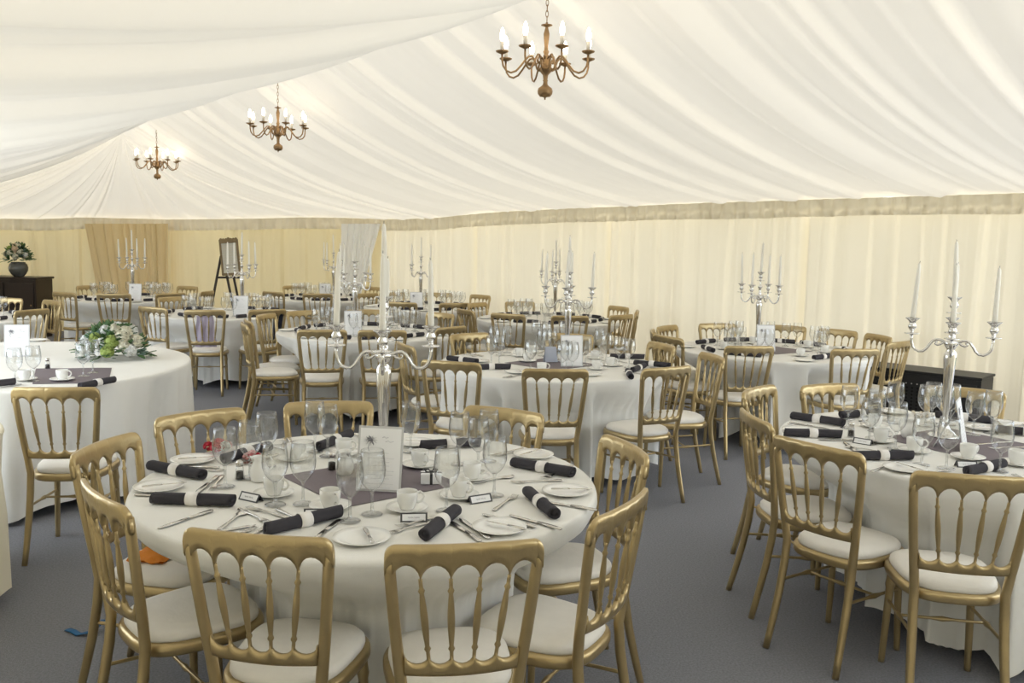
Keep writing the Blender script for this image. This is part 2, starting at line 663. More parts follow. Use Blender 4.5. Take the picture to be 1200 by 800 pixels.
def make_place_card():
    t = empty('place_card')
    w, h, d = .043, .026, .016
    MB().add([(-w, -d, 0), (w, -d, 0), (w, 0, h), (-w, 0, h), (w, d, 0), (-w, d, 0), (-w, -d + .002, 0), (w, -d + .002, 0), (w, 0, h - .002), (-w, 0, h - .002), (w, d - .002, 0), (-w, d - .002, 0)],
             [(0, 1, 2, 3), (3, 2, 4, 5), (6, 9, 8, 7), (9, 11, 10, 8), (0, 6, 7, 1), (5, 4, 10, 11), (0, 3, 9, 6), (3, 5, 11, 9), (1, 7, 8, 2), (2, 8, 10, 4)], False).obj('folded_card', M['dark_card'], t)
    k = .0012

    def q(a, b, off):   # point on the front face
        return (a * w, -d + b * d - off * .85, b * h + off * .53)
    mb = MB()
    mb.add([q(-.86, .14, .0006), q(.86, .14, .0006), q(.86, .84, .0006), q(-.86, .84, .0006), q(-.86, .14, 0), q(.86, .14, 0), q(.86, .84, 0), q(-.86, .84, 0)],
           [(0, 1, 2, 3), (4, 7, 6, 5), (0, 4, 5, 1), (1, 5, 6, 2), (2, 6, 7, 3), (3, 7, 4, 0)], False)
    mb.obj('name_panel', M['card'], t)
    mb = MB()
    for i, (x0, x1) in enumerate(((-.45, -.05), (.02, .42))):
        pts = [q(lerp(x0, x1, u / 8), .48 + .09 * sin(u * 2.3 + i), .0011) for u in range(9)]
        mb.tube(pts, .0006, 4)
    mb.obj('lettering', M['ink'], t)
    return t


def make_menu():
    """a framed menu card leaning on its strut, a drawn flower and lines of small print on its front (towards -y)"""
    t = empty('menu_card')
    w, h, th, lean = .082, .232, .004, .20
    mt = Matrix.Rotation(-lean, 4, 'X')

    def p(x, z, y=0.):
        return mt @ Vector((x, y, z))
    mb = MB()
    mb.box((-w, -th / 2, .001), (w, th / 2, h), .0015, mt)
    mb.obj('card_mount', M['card_edge'], t)
    mb = MB()
    mb.box((-w + .008, -th / 2 - .0008, .009), (w - .008, -th / 2 + .0005, h - .008), 0, mt)
    mb.obj('card_sheet', M['card'], t)
    mb = MB()
    yy = -th / 2 - .0014
    cx, cz = -.036, h - .050
    rnd = random.Random(5)
    for ring, (nn, rr) in enumerate(((11, .026), (9, .018), (6, .010))):
        for k in range(nn):
            a = 2 * pi * k / nn + ring * .3 + rnd.uniform(-.1, .1)
            pts = []
            for u in range(6):
                d = rr * u / 5
                pts.append(p(cx + d * cos(a) + .0022 * sin(u * 1.3) * sin(a), cz + .72 * d * sin(a) + .002 * sin(u), yy))
            mb.tube(pts, [.0010, .0020, .0026, .0024, .0016, .0006], 4, flat=.3)
    mb.tube([p(cx - .004, cz - .012, yy), p(cx - .008, cz - .028, yy), p(cx - .004, cz - .040, yy)], .0012, 4)
    mb.obj('flower_drawing', M['ink'], t)
    mb = MB()
    mb.tube([p(.006, h - .040, yy), p(.014, h - .037, yy), p(.02, h - .042, yy), p(.028, h - .038, yy)], .0011, 4)
    mb.tube([p(.018, h - .054, yy), p(.028, h - .051, yy), p(.036, h - .056, yy), p(.048, h - .052, yy)], .0011, 4)
    z = h - .095
    for k in range(9):
        hwid = rnd.uniform(.028, .05)
        mb.tube([p(-hwid + .004, z, yy), p(hwid + .004, z, yy)], .0007, 4)
        z -= .0135 if k % 3 else .018
    mb.obj('lettering', M['pale_ink'], t)
    # the strut behind
    top = p(0, h * .86, th / 2)
    mb = MB()
    foot = Vector((0, top.y + .085, .001))
    mb.add([(-.035, top.y, top.z), (.035, top.y, top.z), (.05, foot.y, .001), (-.05, foot.y, .001), (-.035, top.y + .003, top.z), (.035, top.y + .003, top.z), (.05, foot.y + .003, .001), (-.05, foot.y + .003, .001)],
           [(0, 1, 2, 3), (7, 6, 5, 4), (0, 4, 5, 1), (1, 5, 6, 2), (2, 6, 7, 3), (3, 7, 4, 0)], False)
    mb.obj('strut', M['card_edge'], t)
    return t


ARM_R, CUP_Z, TOP_Z = .176, .565, .675


def make_candelabrum():
    t = empty('candelabrum')
    s = M['silver']
    MB().lathe([(0, 0), (.072, 0), (.074, .006), (.066, .012), (.050, .016), (.046, .024), (.030, .034), (.020, .050), (.016, .062)], 28).obj('base', s, t)
    MB().lathe([(.016, .060), (.022, .068), (.014, .078), (.013, .10), (.018, .20), (.025, .33), (.029, .385), (.027, .41), (.017, .425), (.022, .435), (.030, .448),
                (.034, .458), (.026, .470), (.014, .480), (.018, .490), (.012, .500), (.010, .53), (.020, .545), (.020, .552), (.009, .562), (.008, .612), (.014, .620)], 24).obj('stem', s, t)

    def cup(x, y, z):
        return MB().lathe([(0, z - .080), (.008, z - .080), (.008, z - .074), (.033, z - .073), (.0345, z - .069), (.030, z - .070), (.010, z - .066), (.008, z - .058), (.012, z - .052), (.0185, z - .042), (.0190, z - .032), (.013, z - .022),
                           (.015, z - .014), (.024, z - .004), (.0335, z + .002), (.0340, z + .004), (.022, z - .001), (.0132, z + .001), (.0132, z - .004), (0, z - .004)], 20, (x, y, 0))
    for k in range(4):
        a = pi / 4 + k * pi / 2
        pts, rad = [], []
        prof = [(.016, .455), (.030, .462), (.048, .470), (.066, .472), (.082, .462), (.094, .444), (.106, .424), (.122, .410), (.140, .408), (.156, .416), (.168, .430), (.174, .450), (.176, .470), (.176, .488)]
        prof = [(r, z) for r, z in prof]
        for r, z in prof:
            pts.append((r * cos(a), r * sin(a), z))
            rad.append(.0062)
        mb = MB().tube(pts, rad, 8)
        curl = [(.030, .462), (.046, .449), (.060, .444), (.070, .450), (.068, .460), (.060, .458)]
        mb.tube([(r * cos(a), r * sin(a), z) for r, z in curl], [.005, .005, .0048, .0045, .004, .005], 6)
        mb.obj('arm', s, t)
        cup(ARM_R * cos(a), ARM_R * sin(a), CUP_Z).obj('candle_cup', s, t)
    cup(0, 0, TOP_Z).obj('candle_cup', s, t)
    return t


def make_candle():
    t = empty('taper_candle')
    MB().lathe([(0, 0), (.0118, 0), (.0118, .01), (.0112, .10), (.0098, .20), (.0078, .262), (.0045, .276), (0, .279)], 12).obj('wax', M['candle'], t)
    MB().tube([(0, 0, .276), (.0008, 0, .283), (.002, 0, .288)], .0009, 5).obj('wick', M['wick'], t)
    return t


def make_jug():
    t = empty('milk_jug')
    MB().lathe([(0, 0), (.026, 0), (.030, .006), (.035, .025), (.034, .045), (.024, .066), (.021, .078), (.026, .092), (.025, .092), (.019, .078), (.022, .066), (.032, .045), (.03, .02), (0, .006)], 22).obj('body', M['china'], t)
    MB().tube([(.024, 0, .084), (.040, 0, .086), (.050, 0, .070), (.048, 0, .048), (.034, 0, .034)], .004, 8, up=(0, 1, 0)).obj('handle', M['china'], t)
    MB().add([(-.020, -.010, .088), (-.034, 0, .098), (-.020, .010, .088), (-.024, 0, .070), (-.018, 0, .09)], [(0, 1, 3), (1, 2, 3), (0, 4, 1), (1, 4, 2), (0, 3, 4), (4, 3, 2)]).obj('spout', M['china'], t)
    return t


def make_shaker():
    t = empty('pepper_shaker')
    MB().lathe([(.016, 0), (.018, .004), (.015, .030), (.012, .052)], 16).obj('glass_body', M['glass'], t)
    MB().lathe([(0, .002), (.014, .002), (.0125, .030), (0, .031)], 14).obj('peppercorn_fill', M['pepper'], t)
    MB().lathe([(.013, .050), (.0135, .062), (.010, .070), (0, .073)], 16).obj('metal_cap', M['steel'], t)
    return t


def make_box():
    t = empty('favour_box')
    MB().box((-.038, -.028, 0), (.038, .028, .038), .002).obj('box_body', M['card'], t)
    mb = MB()
    mb.box((-.0387, -.005, -.0002), (.0387, .005, .0388))
    mb.box((-.005, -.0287, -.0002), (.005, .0287, .0388))
    for s in (-1, 1):
        mb.tube([(0, 0, .038), (s * .010, .006, .050), (s * .022, .002, .048), (s * .018, -.004, .041), (0, 0, .039)], [.002, .004, .005, .004, .002], 6, flat=.4)
    mb.obj('ribbon', M['ribbon'], t)
    return t


CHAIR = make_chair()
GLASS, GLASS_FAR = make_glass('wine_glass'), make_glass('wine_goblet', True)
NAPKIN, CUP = make_napkin(), make_cup()
SAUCER = empty('saucer')
plate_mb(.070, .012).obj('saucer_china', M['china'], SAUCER)
PLATE = empty('side_plate')
plate_mb(.086, .013).obj('plate_china', M['china'], PLATE)
FORK, SPOON, KNIFE, BUTTER = make_fork(), make_spoon(), make_knife(), make_knife('butter_knife', .82)
PCARD, MENU, CANDEL, CANDLE, JUG, SHAKER, BOX = make_place_card(), make_menu(), make_candelabrum(), make_candle(), make_jug(), make_shaker(), make_box()

# ------------------------------------------------------------------ tables
ZT = .762          # level of the laid cloth
TR = .838          # radius of the laid cloth's edge


class Table:
    def __init__(self, key, name, c, R=TR, cloth='linen'):
        self.key, self.name, self.c, self.R, self.cloth = key, name, Vector((c[0], c[1], 0)), R, cloth
        self.chairs, self.items, self.occ = [], {}, []

    def free(self, p, q, rad, reserve=True):
        """keeps laid things from lying in one another: p-q is a thing's centre line, rad its half width"""
        p, q = Vector((p[0], p[1], 0)), Vector((q[0], q[1], 0))
        n = 6
        for a, b, r in self.occ:
            for i in range(n + 1):
                x = p.lerp(q, i / n)
                d = (b - a)
                u = 0 if d.length < 1e-6 else max(0, min(1, (x - a).dot(d) / d.length_squared))
                if (x - (a + d * u)).length < r + rad:
                    return False
        for x in (p, q):
            if (x - self.c).length + rad > self.R - .005:
                return False
        if reserve:
            self.occ.append((p, q, rad))
        return True

    def hold(self, p, q, rad):
        self.occ.append((Vector((p[0], p[1], 0)), Vector((q[0], q[1], 0)), rad))

    def put(self, what, o):
        self.items.setdefault(what, []).append(o)


TABLES = {}


def table(key, name, c, **k):
    TABLES[key] = Table(key, name, c, **k)


table('T1', 'front table', (-.515, 3.20))
table('T2', 'heater table', (2.145, 4.06))
table('T3', 'centre table', (.30, 6.50))
table('T4', 'side wall table', (2.30, 7.74))
table('T5', 'table beyond the centre', (.42, 10.38))
table('T6', 'candelabrum backdrop table', (-1.42, 8.46))
table('T7', 'shawl chair table', (-3.32, 10.2))
table('T8', 'amber curtain table', (-5.30, 12.2))
table('T9', 'white curtain table', (-2.80, 13.2))
table('T10', 'tent corner table', (-1.17, 11.85))
table('T13', 'sideboard table', (-5.75, 8.95))

# crest ends as they show in the photo, and whether the chair turns its back (b) or its front (f)
CH = '''T1 A 210 618 392 632 b
T1 B 452 640 637 632 b
T1 C 88 562 153 592 b
T1 D 97 518 148 520 f
T1 E 186 487 281 480 f
T1 F 345 478 438 478 f
T1 G 537 482 630 482 f
T1 H 707 518 760 524 f
T1 I 694 612 762 568 b
T2 R1 914.4 507 1004 535 b
T2 R0 866 477 904 497 b
T2 R2 1070 553 1218 563 b
T2 R3 864 455 913 455 f
T2 R4 944 452 1010 452 f
T2 R5 1098 459 1165 461 f
T3 a 610 432 692 433 b
T3 b 760 432 812 428 b
T3 c 826 416 844 417 f
T3 d 503 422 553 425 b
T3 e 466 402 483 404 b
T3 f 527 392 572 390 f
T3 g 747 402 792 404 f
T3 i 645 391 690 392 f
T4 a 849.5 402 912 402 b
T4 b 940 403 996 403 b
T4 c 1007 400 1034 397 b
T4 d 784 391 821 398 b
T4 e 755 386 768 390 f
T4 f 764 378 792 379 f
T4 g 813 378 860 379 f
T4 h 915 380 950 381 f
T4 i 966 384 1000 386 f
T4 j 1019 391 1042 391 f
T5 a 570 366 602 368 b
T5 b 640 370 685 370 b
T5 c 716 368 742 367 b
T5 d 741 365 753 364 f
T5 e 718 360 745 361 f
T5 f 553 361 567 360 b
T10 g 556 354 569 354 f
T5 h 564 356 578 356 f
T5 i 584 357 601 357 f
T6 a 328 385 379 386 b
T6 b 287 380 304 383 b
T6 c 294 374 313 375 b
T6 e 321 369 350 369 f
T6 f 419 387 477 387 b
T6 g 340 361 363 361 f
T6 h 357 362 384 361 f
T6 k 506 374 527 374 f
T6 l 507 384 542 382 b
T7 a 221 366 262 366 b
T7 b 295 365 334 364 b
T7 c 174 361 200 365 b
T7 d 188 355 215 354 f
T7 e 291 354 303 354 f
T8 a 123 345 157 345 b
T8 b 75 346 97 345 b
T8 c 96 341 114 341 f
T8 d 166 341 180 341 f
T8 e 188 346 215 345 b
T8 f 210 341 226 341 f
T8 g 227 344 237 343 b
T9 a 351 346 384 346 b
T9 b 312 344 334 346 b
T9 c 339 340 351 340 f
T9 d 432 340 447 340 f
T9 e 422 345 436 345 b
T10 a 511 356 544 356 b
T10 b 467 356 485 356 b
T10 c 505 350 516 350 f
T10 d 457 347 470 347 f
T13 a 25 367 52 366 b
T13 b 11 360 29 361 f
T13 c 47 361 61 360 f'''
# hand-set bearings (degrees the crest runs at) for the chairs that show large
BEAR = {'T1A': -9, 'T1B': 11, 'T1C': -48, 'T1I': 60, 'T2R1': -53, 'T2R0': -86, 'T2R2': -11, 'T3a': 4, 'T3b': 34, 'T3d': -17, 'T4a': 8, 'T4b': 11, 'T4c': 41, 'T4d': -62,
        'T6a': 4, 'T6f': 10, 'T7a': 14, 'T6b': -58, 'T7b': 34, 'T1E': 226, 'T1F': 192, 'T1G': 153, 'T1D': 262, 'T1H': 108, 'T3c': 100, 'T3e': -66, 'T2R3': 230}
RMIN = {'T1': .90, 'T2': .93, 'T3': .93, 'T4': 1.04}
CHAIRS = []
for line in CH.split('\n'):
    tk, nm, x0, y0, x1, y1, fl = line.split()
    T = TABLES[tk]
    a, b = at(float(x0), float(y0), .895), at(float(x1), float(y1), .895)
    m = (a + b) / 2
    d = Vector((m.x - T.c.x, m.y - T.c.y, 0))
    far_away = tk in ('T5', 'T6', 'T7', 'T8', 'T9', 'T10', 'T13') or (tk == 'T4' and fl == 'f')
    if far_away and tk + nm not in BEAR:
        # distant chairs: keep the direction they are seen in and put them round their table
        g = ray((float(x0) + float(x1)) / 2, (float(y0) + float(y1)) / 2)
        g = Vector((g.x, g.y, 0)).normalized()
        k = g.dot(T.c)
        off_ = (T.c - g * k).length
        rr = 1.10 if fl == 'b' else 1.04
        h = sqrt(max(0, rr * rr - off_ * off_))
        q = g * (k + (h if fl == 'f' else -h))
        m = Vector((q.x, q.y, m.z))
        d = Vector((m.x - T.c.x, m.y - T.c.y, 0))
        m = T.c + d.normalized() * rr
    else:
        r = max(RMIN.get(tk, .93), min(1.22, d.length))
        m = T.c + d.normalized() * r
    key = tk + nm
    if key in BEAR:
        rz = math.radians(BEAR[key])
    else:
        rz = atan2(T.c.y - m.y, T.c.x - m.x) - pi / 2
    # crest middle sits at local (0,-.275)
    off = Matrix.Rotation(rz, 3, 'Z') @ Vector((0, -.268, 0))
    pos = Vector((m.x - off.x, m.y - off.y, 0))
    T.chairs.append((pos, rz, key))

# no two chairs in one place
for T in TABLES.values():
    if T.key in ('T1', 'T2'):
        continue
    for _ in range(40):
        for i in range(len(T.chairs)):
            for j in range(i):
                (p, a, k), (q, b, l) = T.chairs[i], T.chairs[j]
                d = p - q
                if d.length < .50:
                    for n, (pp, rr, kk), sg in ((i, T.chairs[i], 1), (j, T.chairs[j], -1)):
                        if kk in BEAR and (T.chairs[i][2] in BEAR) != (T.chairs[j][2] in BEAR):
                            continue
                        e = pp - T.c
                        cr = (p - T.c).cross(q - T.c).z
                        rot = Matrix.Rotation(-.012 * sg * (1 if cr > 0 else -1), 3, 'Z')
                        T.chairs[n] = (T.c + rot @ e, rr - .012 * sg * (1 if cr > 0 else -1), kk)


VIEW = {'b': 'seen from behind', 'f': 'facing out', 's': 'seen side-on'}


def chair_view(pos, rz):
    fwd = Vector((-sin(rz), cos(rz)))
    to = Vector((-pos.x, -pos.y)).normalized()
    d = fwd.dot(to)
    return 'f' if d > .5 else 'b' if d < -.5 else 's'


SPECIAL = {
    'T1A': 'gold chair closest in view behind table one', }
for T in TABLES.values():
    T.chairs.sort(key=lambda q: clock(T.c, q[0]))
    for i, (pos, rz, key) in enumerate(T.chairs):
        o = take(CHAIR, pos, rz)
        tag(o, f"gold chair at the {T.name}, {VIEW[chair_view(pos, rz)]}, {ORD[i]} clockwise from the front", 'chair', f'gold chairs at the {T.name}')


SEAT_OVER = {}
# cloths, pushed in by the seats
def drape_cloth(T, name='tablecloth', seed=1, top=None):
    rnd = random.Random(seed)
    N = 288
    waves = [(rnd.randint(3, 5), rnd.uniform(0, 6.28), .45), (2 * rnd.randint(3, 5), rnd.uniform(0, 6.28), .6), (2 * rnd.randint(6, 8), rnd.uniform(0, 6.28), .5), (rnd.randint(19, 25), rnd.uniform(0, 6.28), .25)]

    n_ = 2 if T.R > 1 else 1

    def fold(a):
        return sum(w * sin(k * n_ * a + p) for k, p, w in waves) * .75 + sum(w * (.6 - 1.6 * abs(sin((k * n_ + 2) * a / 2 + 2 * p)) ** .7) for k, p, w in waves[1:3] if (k * n_) % 2 == 0)
    R = T.R
    lim = []
    for i in range(N):
        a = 2 * pi * i / N
        u = Vector((cos(a), sin(a)))
        best = R + .30
        for pos, rz, key in T.chairs:
            c, s = cos(-rz), sin(-rz)
            for k in range(int(SEAT_OVER.get(key, .08) * 100), 121):
                rr = k * .01
                p = T.c.xy + u * rr - pos.xy
                x, y = p.x * c - p.y * s, p.x * s + p.y * c
                if abs(x) < .218 and -.22 < y < .212:
                    best = min(best, rr)
                    break
        lim.append(max(best, .40))
    raw = [min(lim[(i + k) % N] for k in (-2, -1, 0, 1, 2)) for i in range(N)]
    # soften the steps between pushed-in and hanging cloth, never going past the limit
    for _ in range(5):
        lim = [min(lim[i], (lim[i - 1] + lim[i] * 2 + lim[(i + 1) % N]) / 4 + .012) for i in range(N)]
    lim = [min(a, b) for a, b in zip(lim, raw)]
    rows = []
    for r in (0.0, .2, .4, .6, .74, .80):
        rows.append([(r * (R / TR) * cos(2 * pi * i / N), r * (R / TR) * sin(2 * pi * i / N), ZT) for i in range(N)])
    for dr, dz in ((-.012, 0), (-.004, -.002), (0, -.008), (.003, -.018)):
        rows.append([((R + dr) * cos(2 * pi * i / N), (R + dr) * sin(2 * pi * i / N), ZT + dz) for i in range(N)])
    nz = 22
    for k in range(1, nz + 1):
        u = k / nz
        row = []
        for i in range(N):
            a = 2 * pi * i / N
            hem = .045 + .018 * sin(5 * a + seed) + .018 * sin(9 * a + 2 * seed)
            hem += max(0, R - lim[i]) * .30
            z = lerp(ZT - .018, hem, u)
            d = (ZT - .018 - z)
            amp = .062 * min(1, d / .34) ** .8
            rr = R + .003 + d * .015 + amp * (fold(a) + .1)
            s = min(1, max(0, (d - .02) / .235))
            s = s * s * (3 - 2 * s)
            lm = lerp(R + .4, lim[i] - .004, s) if lim[i] > R else lerp(R + .006, lim[i] - .004, s)
            if rr > lm:
                rr = lm - .020 * s * max(0, 1 + .7 * fold(a))
            row.append((rr * cos(a), rr * sin(a), z))
        rows.append(row)
    mb = MB()
    mb.grid(N, len(rows), lambda i, j: rows[j][i], wrap=True)
    return mb


def make_table_frame(name):
    t = empty(name)
    MB().lathe([(0, .728), (TR - .03, .728), (TR - .022, .733), (TR - .022, .750), (TR - .028, .755), (0, .755)], 64).obj('tabletop', M['board'], t)
    for k in range(4):
        a = pi / 4 + k * pi / 2
        x, y = .30 * cos(a), .30 * sin(a)
        MB().tube([(x * .9, y * .9, .728), (x, y, .45), (x, y, .32), (x * 1.02, y * 1.02, .27), (x * 1.02, y * 1.02, 0)], .0135, 10).obj('leg', M['chrome'], t)
    return t


FRAME = make_table_frame('round_table')
DESC = {'T1': 'round banquet table with chrome legs under the front cloth, closest to the camera',
        'T2': 'round banquet table with chrome legs showing below its cloth, before the black heater',
        'T3': 'round banquet table under white cloth at the hall centre, behind the front table',
        'T4': 'round banquet table under white cloth beside the pale pleated side wall',
        'T5': 'round banquet table directly behind the centre table, small in the distance',
        'T6': 'round banquet table seen behind the front candelabrum candles',
        'T7': 'round banquet table whose front chair carries a lilac shawl',
        'T8': 'round banquet table at the end wall before the amber curtain',
        'T9': 'round banquet table at the end wall under the white curtain gap',
        'T10': 'round banquet table in the tent corner where the two walls meet',
        'T13': 'round banquet table beside the dark sideboard, half outside the frame'}
DESC['T1'] = 'round banquet table under the front cloth, the largest one in view'
for i, T in enumerate(TABLES.values()):
    o = take(FRAME, T.c, .3 + i)
    tag(o, DESC[T.key], 'table', 'round banquet tables')
    cl = drape_cloth(T, seed=i + 1).obj('tablecloth', M['linen'])
    cl.location = T.c
    tag(cl, f'white linen cloth hanging to the carpet over the {T.name}', 'tablecloth', 'white round tablecloths')

# taupe square overlays
for key, rot, half in (('T1', .70, .245), ('T2', .55, .27), ('T3', .8, .25), ('T4', .6, .25)):
    T = TABLES[key]
    n = 15
    mb = MB()
    mb.grid(n, n, lambda i, j: (lerp(-half, half, i / (n - 1)), lerp(-half, half, j / (n - 1)), .0022 + .0006 * sin(i * 1.1) * sin(j * .9)))
    mb.grid(n, n, lambda i, j: (lerp(-half, half, i / (n - 1)), lerp(-half, half, j / (n - 1)), .0008))
    o = mb.obj('table_overlay', M['overlay'])
    o.location = (T.c.x, T.c.y, ZT)
    o.rotation_euler = (0, 0, rot)
    tag(o, f'square taupe overlay cloth in the middle of the {T.name}', 'table runner', 'taupe overlays')
ZO = ZT + .003

# ------------------------------------------------------------------ candelabra, candles, menu cards
CAND = {'T1': (449, 556, .90), 'T2': (1106, 512, .33), 'T3': (664, 424, .62), 'T4': (887, 408, .1), 'T5': (650, 373.5, .5), 'T6': (416, 388.5, .35), 'T7': (284, 366, .0), 'T8': (156, 349.5, .0),
        'T9': (391, 348.5, .4), 'T10': (493, 359.5, .1)}
WHERE = {'T1': 'front table, its white tapers overlapping the tables behind', 'T2': 'heater table, rising clear against the pale side wall', 'T3': 'centre table',
         'T4': 'side wall table', 'T5': 'table beyond the centre', 'T6': 'candelabrum backdrop table', 'T7': 'shawl chair table before the easel', 'T8': 'table before the amber curtain',
         'T9': 'table at the white curtain gap', 'T10': 'tent corner table'}
RND0 = random.Random(2)
CPOS = ['first', 'second', 'third', 'fourth']
for key, (px, py, rot) in CAND.items():
    T = TABLES[key]
    p = at(px, py, ZT)
    z = ZO if key in ('T1', 'T2', 'T3', 'T4') else ZT + .0005
    o = take(CANDEL, (p.x, p.y, z), rot)
    tag(o, f'five-light silver candelabrum on the {WHERE[key]}', 'candelabrum', 'silver candelabra')
    T.hold(p, p, .078)
    rnd = random.Random(key)
    arms = []
    for k in range(4):
        a = pi / 4 + k * pi / 2 + rot
        arms.append((p.x + ARM_R * cos(a), p.y + ARM_R * sin(a)))
    arms.sort(key=lambda q: clock(p, q))
    for k, q in enumerate(arms + [(p.x, p.y)]):
        c = take(CANDLE, (q[0], q[1], z + (CUP_Z if k < 4 else TOP_Z) + .0005), rnd.uniform(0, 6))
        c.rotation_euler = (rnd.uniform(-.03, .03), rnd.uniform(-.03, .03) + (.035 if key in ('T1', 'T2') else 0), rnd.uniform(0, 6))
        c.scale = (1, 1, RND0.uniform(.90, 1.0))
        tag(c, f'ivory taper on the {T.name} candelabrum, ' + (f'{CPOS[k]} arm clockwise from the front' if k < 4 else 'tall one on the central stem'), 'candle', 'ivory taper candles')

MENUS = {'T1': (443, 577, -.10), 'T2': (1131, 527, 1.0), 'T3': (670, 430, .1), 'T4': (898, 412, .10), 'T6': (414, 393, .25), 'T7': (282, 370.5, .2), 'T8': (158, 352.5, .1), 'T9': (381, 350.5, .2), 'T10': (488, 363, .2)}
for key, (px, py, rz) in MENUS.items():
    T = TABLES[key]
    p = at(px, py, ZT)
    o = take(MENU, (p.x, p.y, ZO if key in ('T1', 'T2', 'T3', 'T4') else ZT + .001), rz)
    look = {'T2': 'turned edge-on', 'T1': 'grey flower drawing plainly showing'}.get(key, 'white sheet facing the room')
    tag(o, f'standing menu card on the {T.name}, {look}', 'menu card', 'menu cards')
    d = Vector((cos(rz), sin(rz), 0)) * .08
    T.hold(p - d, p + d, .02)
    bk = Vector((-sin(rz), cos(rz), 0))
    T.hold(p + bk * .06, p + bk * .13, .05)
# ------------------------------------------------------------------ laid things read off the photo
EXP_GLASS = {
    'T1': [(264, 571), (293, 560), (313, 547), (323, 592), (355, 591), (369, 530), (384, 535), (410, 611), (436, 603), (481, 530), (523, 599), (538, 545), (560, 553), (579, 581), (572, 541)],
    'T2': [(993, 502), (1018, 520), (1025, 506), (1047, 496), (1049, 526), (1084, 500), (1087, 546), (1101, 548), (1140, 510), (1161, 508), (1171, 553)],
    'T3': [(628, 404), (640, 406), (686, 428), (702, 416), (725, 429), (737, 431), (578, 413), (586, 416), (594, 413), (660, 404)],
}
EXP_NAP = {
    'T1': [((172, 550), (243, 564)), ((175, 590), (278, 594)), ((318, 626), (393, 608)), ((370, 530), (414, 512)), ((596, 546), (677, 561)), ((615, 579), (654, 613)), ((534, 605), (498, 634)),
           ((503, 526), (553, 524))],
    'T2': [((935, 492), (981, 499)), ((915, 511), (990, 514)), ((1000, 539), (1068, 539)), ((1140, 556), (1168, 550)), ((1186, 509), (1222, 513))],
    'T3': [((552, 433), (600, 433)), ((735, 437), (740, 446)), ((748, 428), (780, 431)), ((713, 420), (757, 421)), ((530, 423), (554, 426))],
}
EXP_CUP = {
    'T1': [(387, 596), (321, 581), (477, 598), (538, 583), (553, 562), (492, 547), (403, 533)],
    'T2': [(1032, 518), (1071, 530), (1134, 538), (1191, 545)],
    'T3': [(699, 433), (715, 429), (697, 421), (618, 424), (622, 414)],
}
EXP_PLATE = {'T1': [(424, 633), (663, 578), (585, 621), (186, 573), (226, 541), (487, 521)], 'T2': [(1060, 551), (1150, 503)], 'T3': [(605, 437), (690, 440), (560, 424)]}
for key in ('T1', 'T2', 'T3'):
    T = TABLES[key]
    for k, (px, py) in enumerate(EXP_PLATE[key]):
        p = at(px, py, ZT)
        T.put('side_plate', take(PLATE, (p.x, p.y, ZT + .0008), 0))
        T.hold(p, p, .078)
        ja = (1.9, .1, 2.6, .5, .4, 2.9)[k]
        T.put('butter_knife', take(BUTTER, (p.x + .02, p.y, ZT + .0155), ja, .70))
    spots = [at(px, py, ZT) for px, py in EXP_GLASS[key]]
    for _ in range(30):                 # bowls stand clear of one another
        for i in range(len(spots)):
            for j in range(i):
                d = spots[i] - spots[j]
                if d.length < .0905:
                    e = d.normalized() * (.0905 - d.length) * .55
                    spots[i], spots[j] = spots[i] + e, spots[j] - e
    for px, p in enumerate(spots):
        o = take(GLASS, (p.x, p.y, ZO), px)
        T.put('glass', o)
        T.hold(p, p, .0365)
    for a, b in EXP_NAP[key]:
        a, b = at(*a, ZT), at(*b, ZT)
        m, d = (a + b) / 2, b - a
        o = take(NAPKIN, (m.x, m.y, ZT + .0008), atan2(d.y, d.x))
        T.put('napkin', o)
        d = d.normalized() * .13
        T.hold(m - d, m + d, .026)
    for k, (px, py) in enumerate(EXP_CUP[key]):
        p = at(px, py, ZT)
        s = take(SAUCER, (p.x, p.y, ZO), 0)
        o = take(CUP, (p.x, p.y, ZO + .0042), -.25 + .3 * ((k * 7) % 5 - 2))
        T.put('saucer', s)
        T.put('cup', o)
        T.hold(p, p, .064)

T1, T2, T3 = TABLES['T1'], TABLES['T2'], TABLES['T3']
# cutlery: tip and handle end as they lie
CUT = {'T1': [('fork', (459, 625), (506, 613)), ('fork', (608, 579), (574, 602)), ('knife', (567, 604), (626, 619)), ('knife', (603, 606), (652, 620)), ('knife', (534, 616), (556, 631)), ('knife', (545, 613), (566, 628)),
              ('knife', (640, 589), (692, 598)), ('fork', (605, 566), (652, 564)), ('spoon', (594, 560), (560, 566)), ('knife', (198, 616), (238, 603)), ('fork', (246, 578), (262, 556)), ('knife', (232, 577), (254, 560)),
              ('fork', (310, 611), (286, 600)), ('spoon', (283, 603), (262, 618)), ('fork', (300, 598), (330, 606)), ('knife', (395, 612), (370, 632)), ('spoon', (352, 612), (330, 600)), ('knife', (205, 547), (248, 549)),
              ('fork', (640, 560), (668, 552)), ('fork', (471, 617), (518, 606))],
       'T2': [('fork', (1045, 545), (1022, 553)), ('knife', (990, 519), (1003, 530)), ('fork', (975, 497), (1003, 491)), ('knife', (960, 516), (1010, 517)), ('fork', (1105, 553), (1085, 556)), ('spoon', (1003, 526), (1030, 530)),
              ('knife', (1150, 521), (1180, 519)), ('fork', (1165, 526), (1195, 525))]}
CM = {'fork': (FORK, .0012), 'knife': (KNIFE, .0012), 'spoon': (SPOON, .0012)}
for key, lst in CUT.items():
    T = TABLES[key]
    for k, (what, tip, end) in enumerate(lst):
        a, b = at(*tip, ZT), at(*end, ZT)
        d = (a - b).normalized()
        m = (a + b) / 2
        T.put(what, take(CM[what][0], (m.x, m.y, ZT + .0012 + .0004 * (k % 3)), atan2(d.y, d.x)))
        T.hold(m - d * .09, m + d * .09, .006)
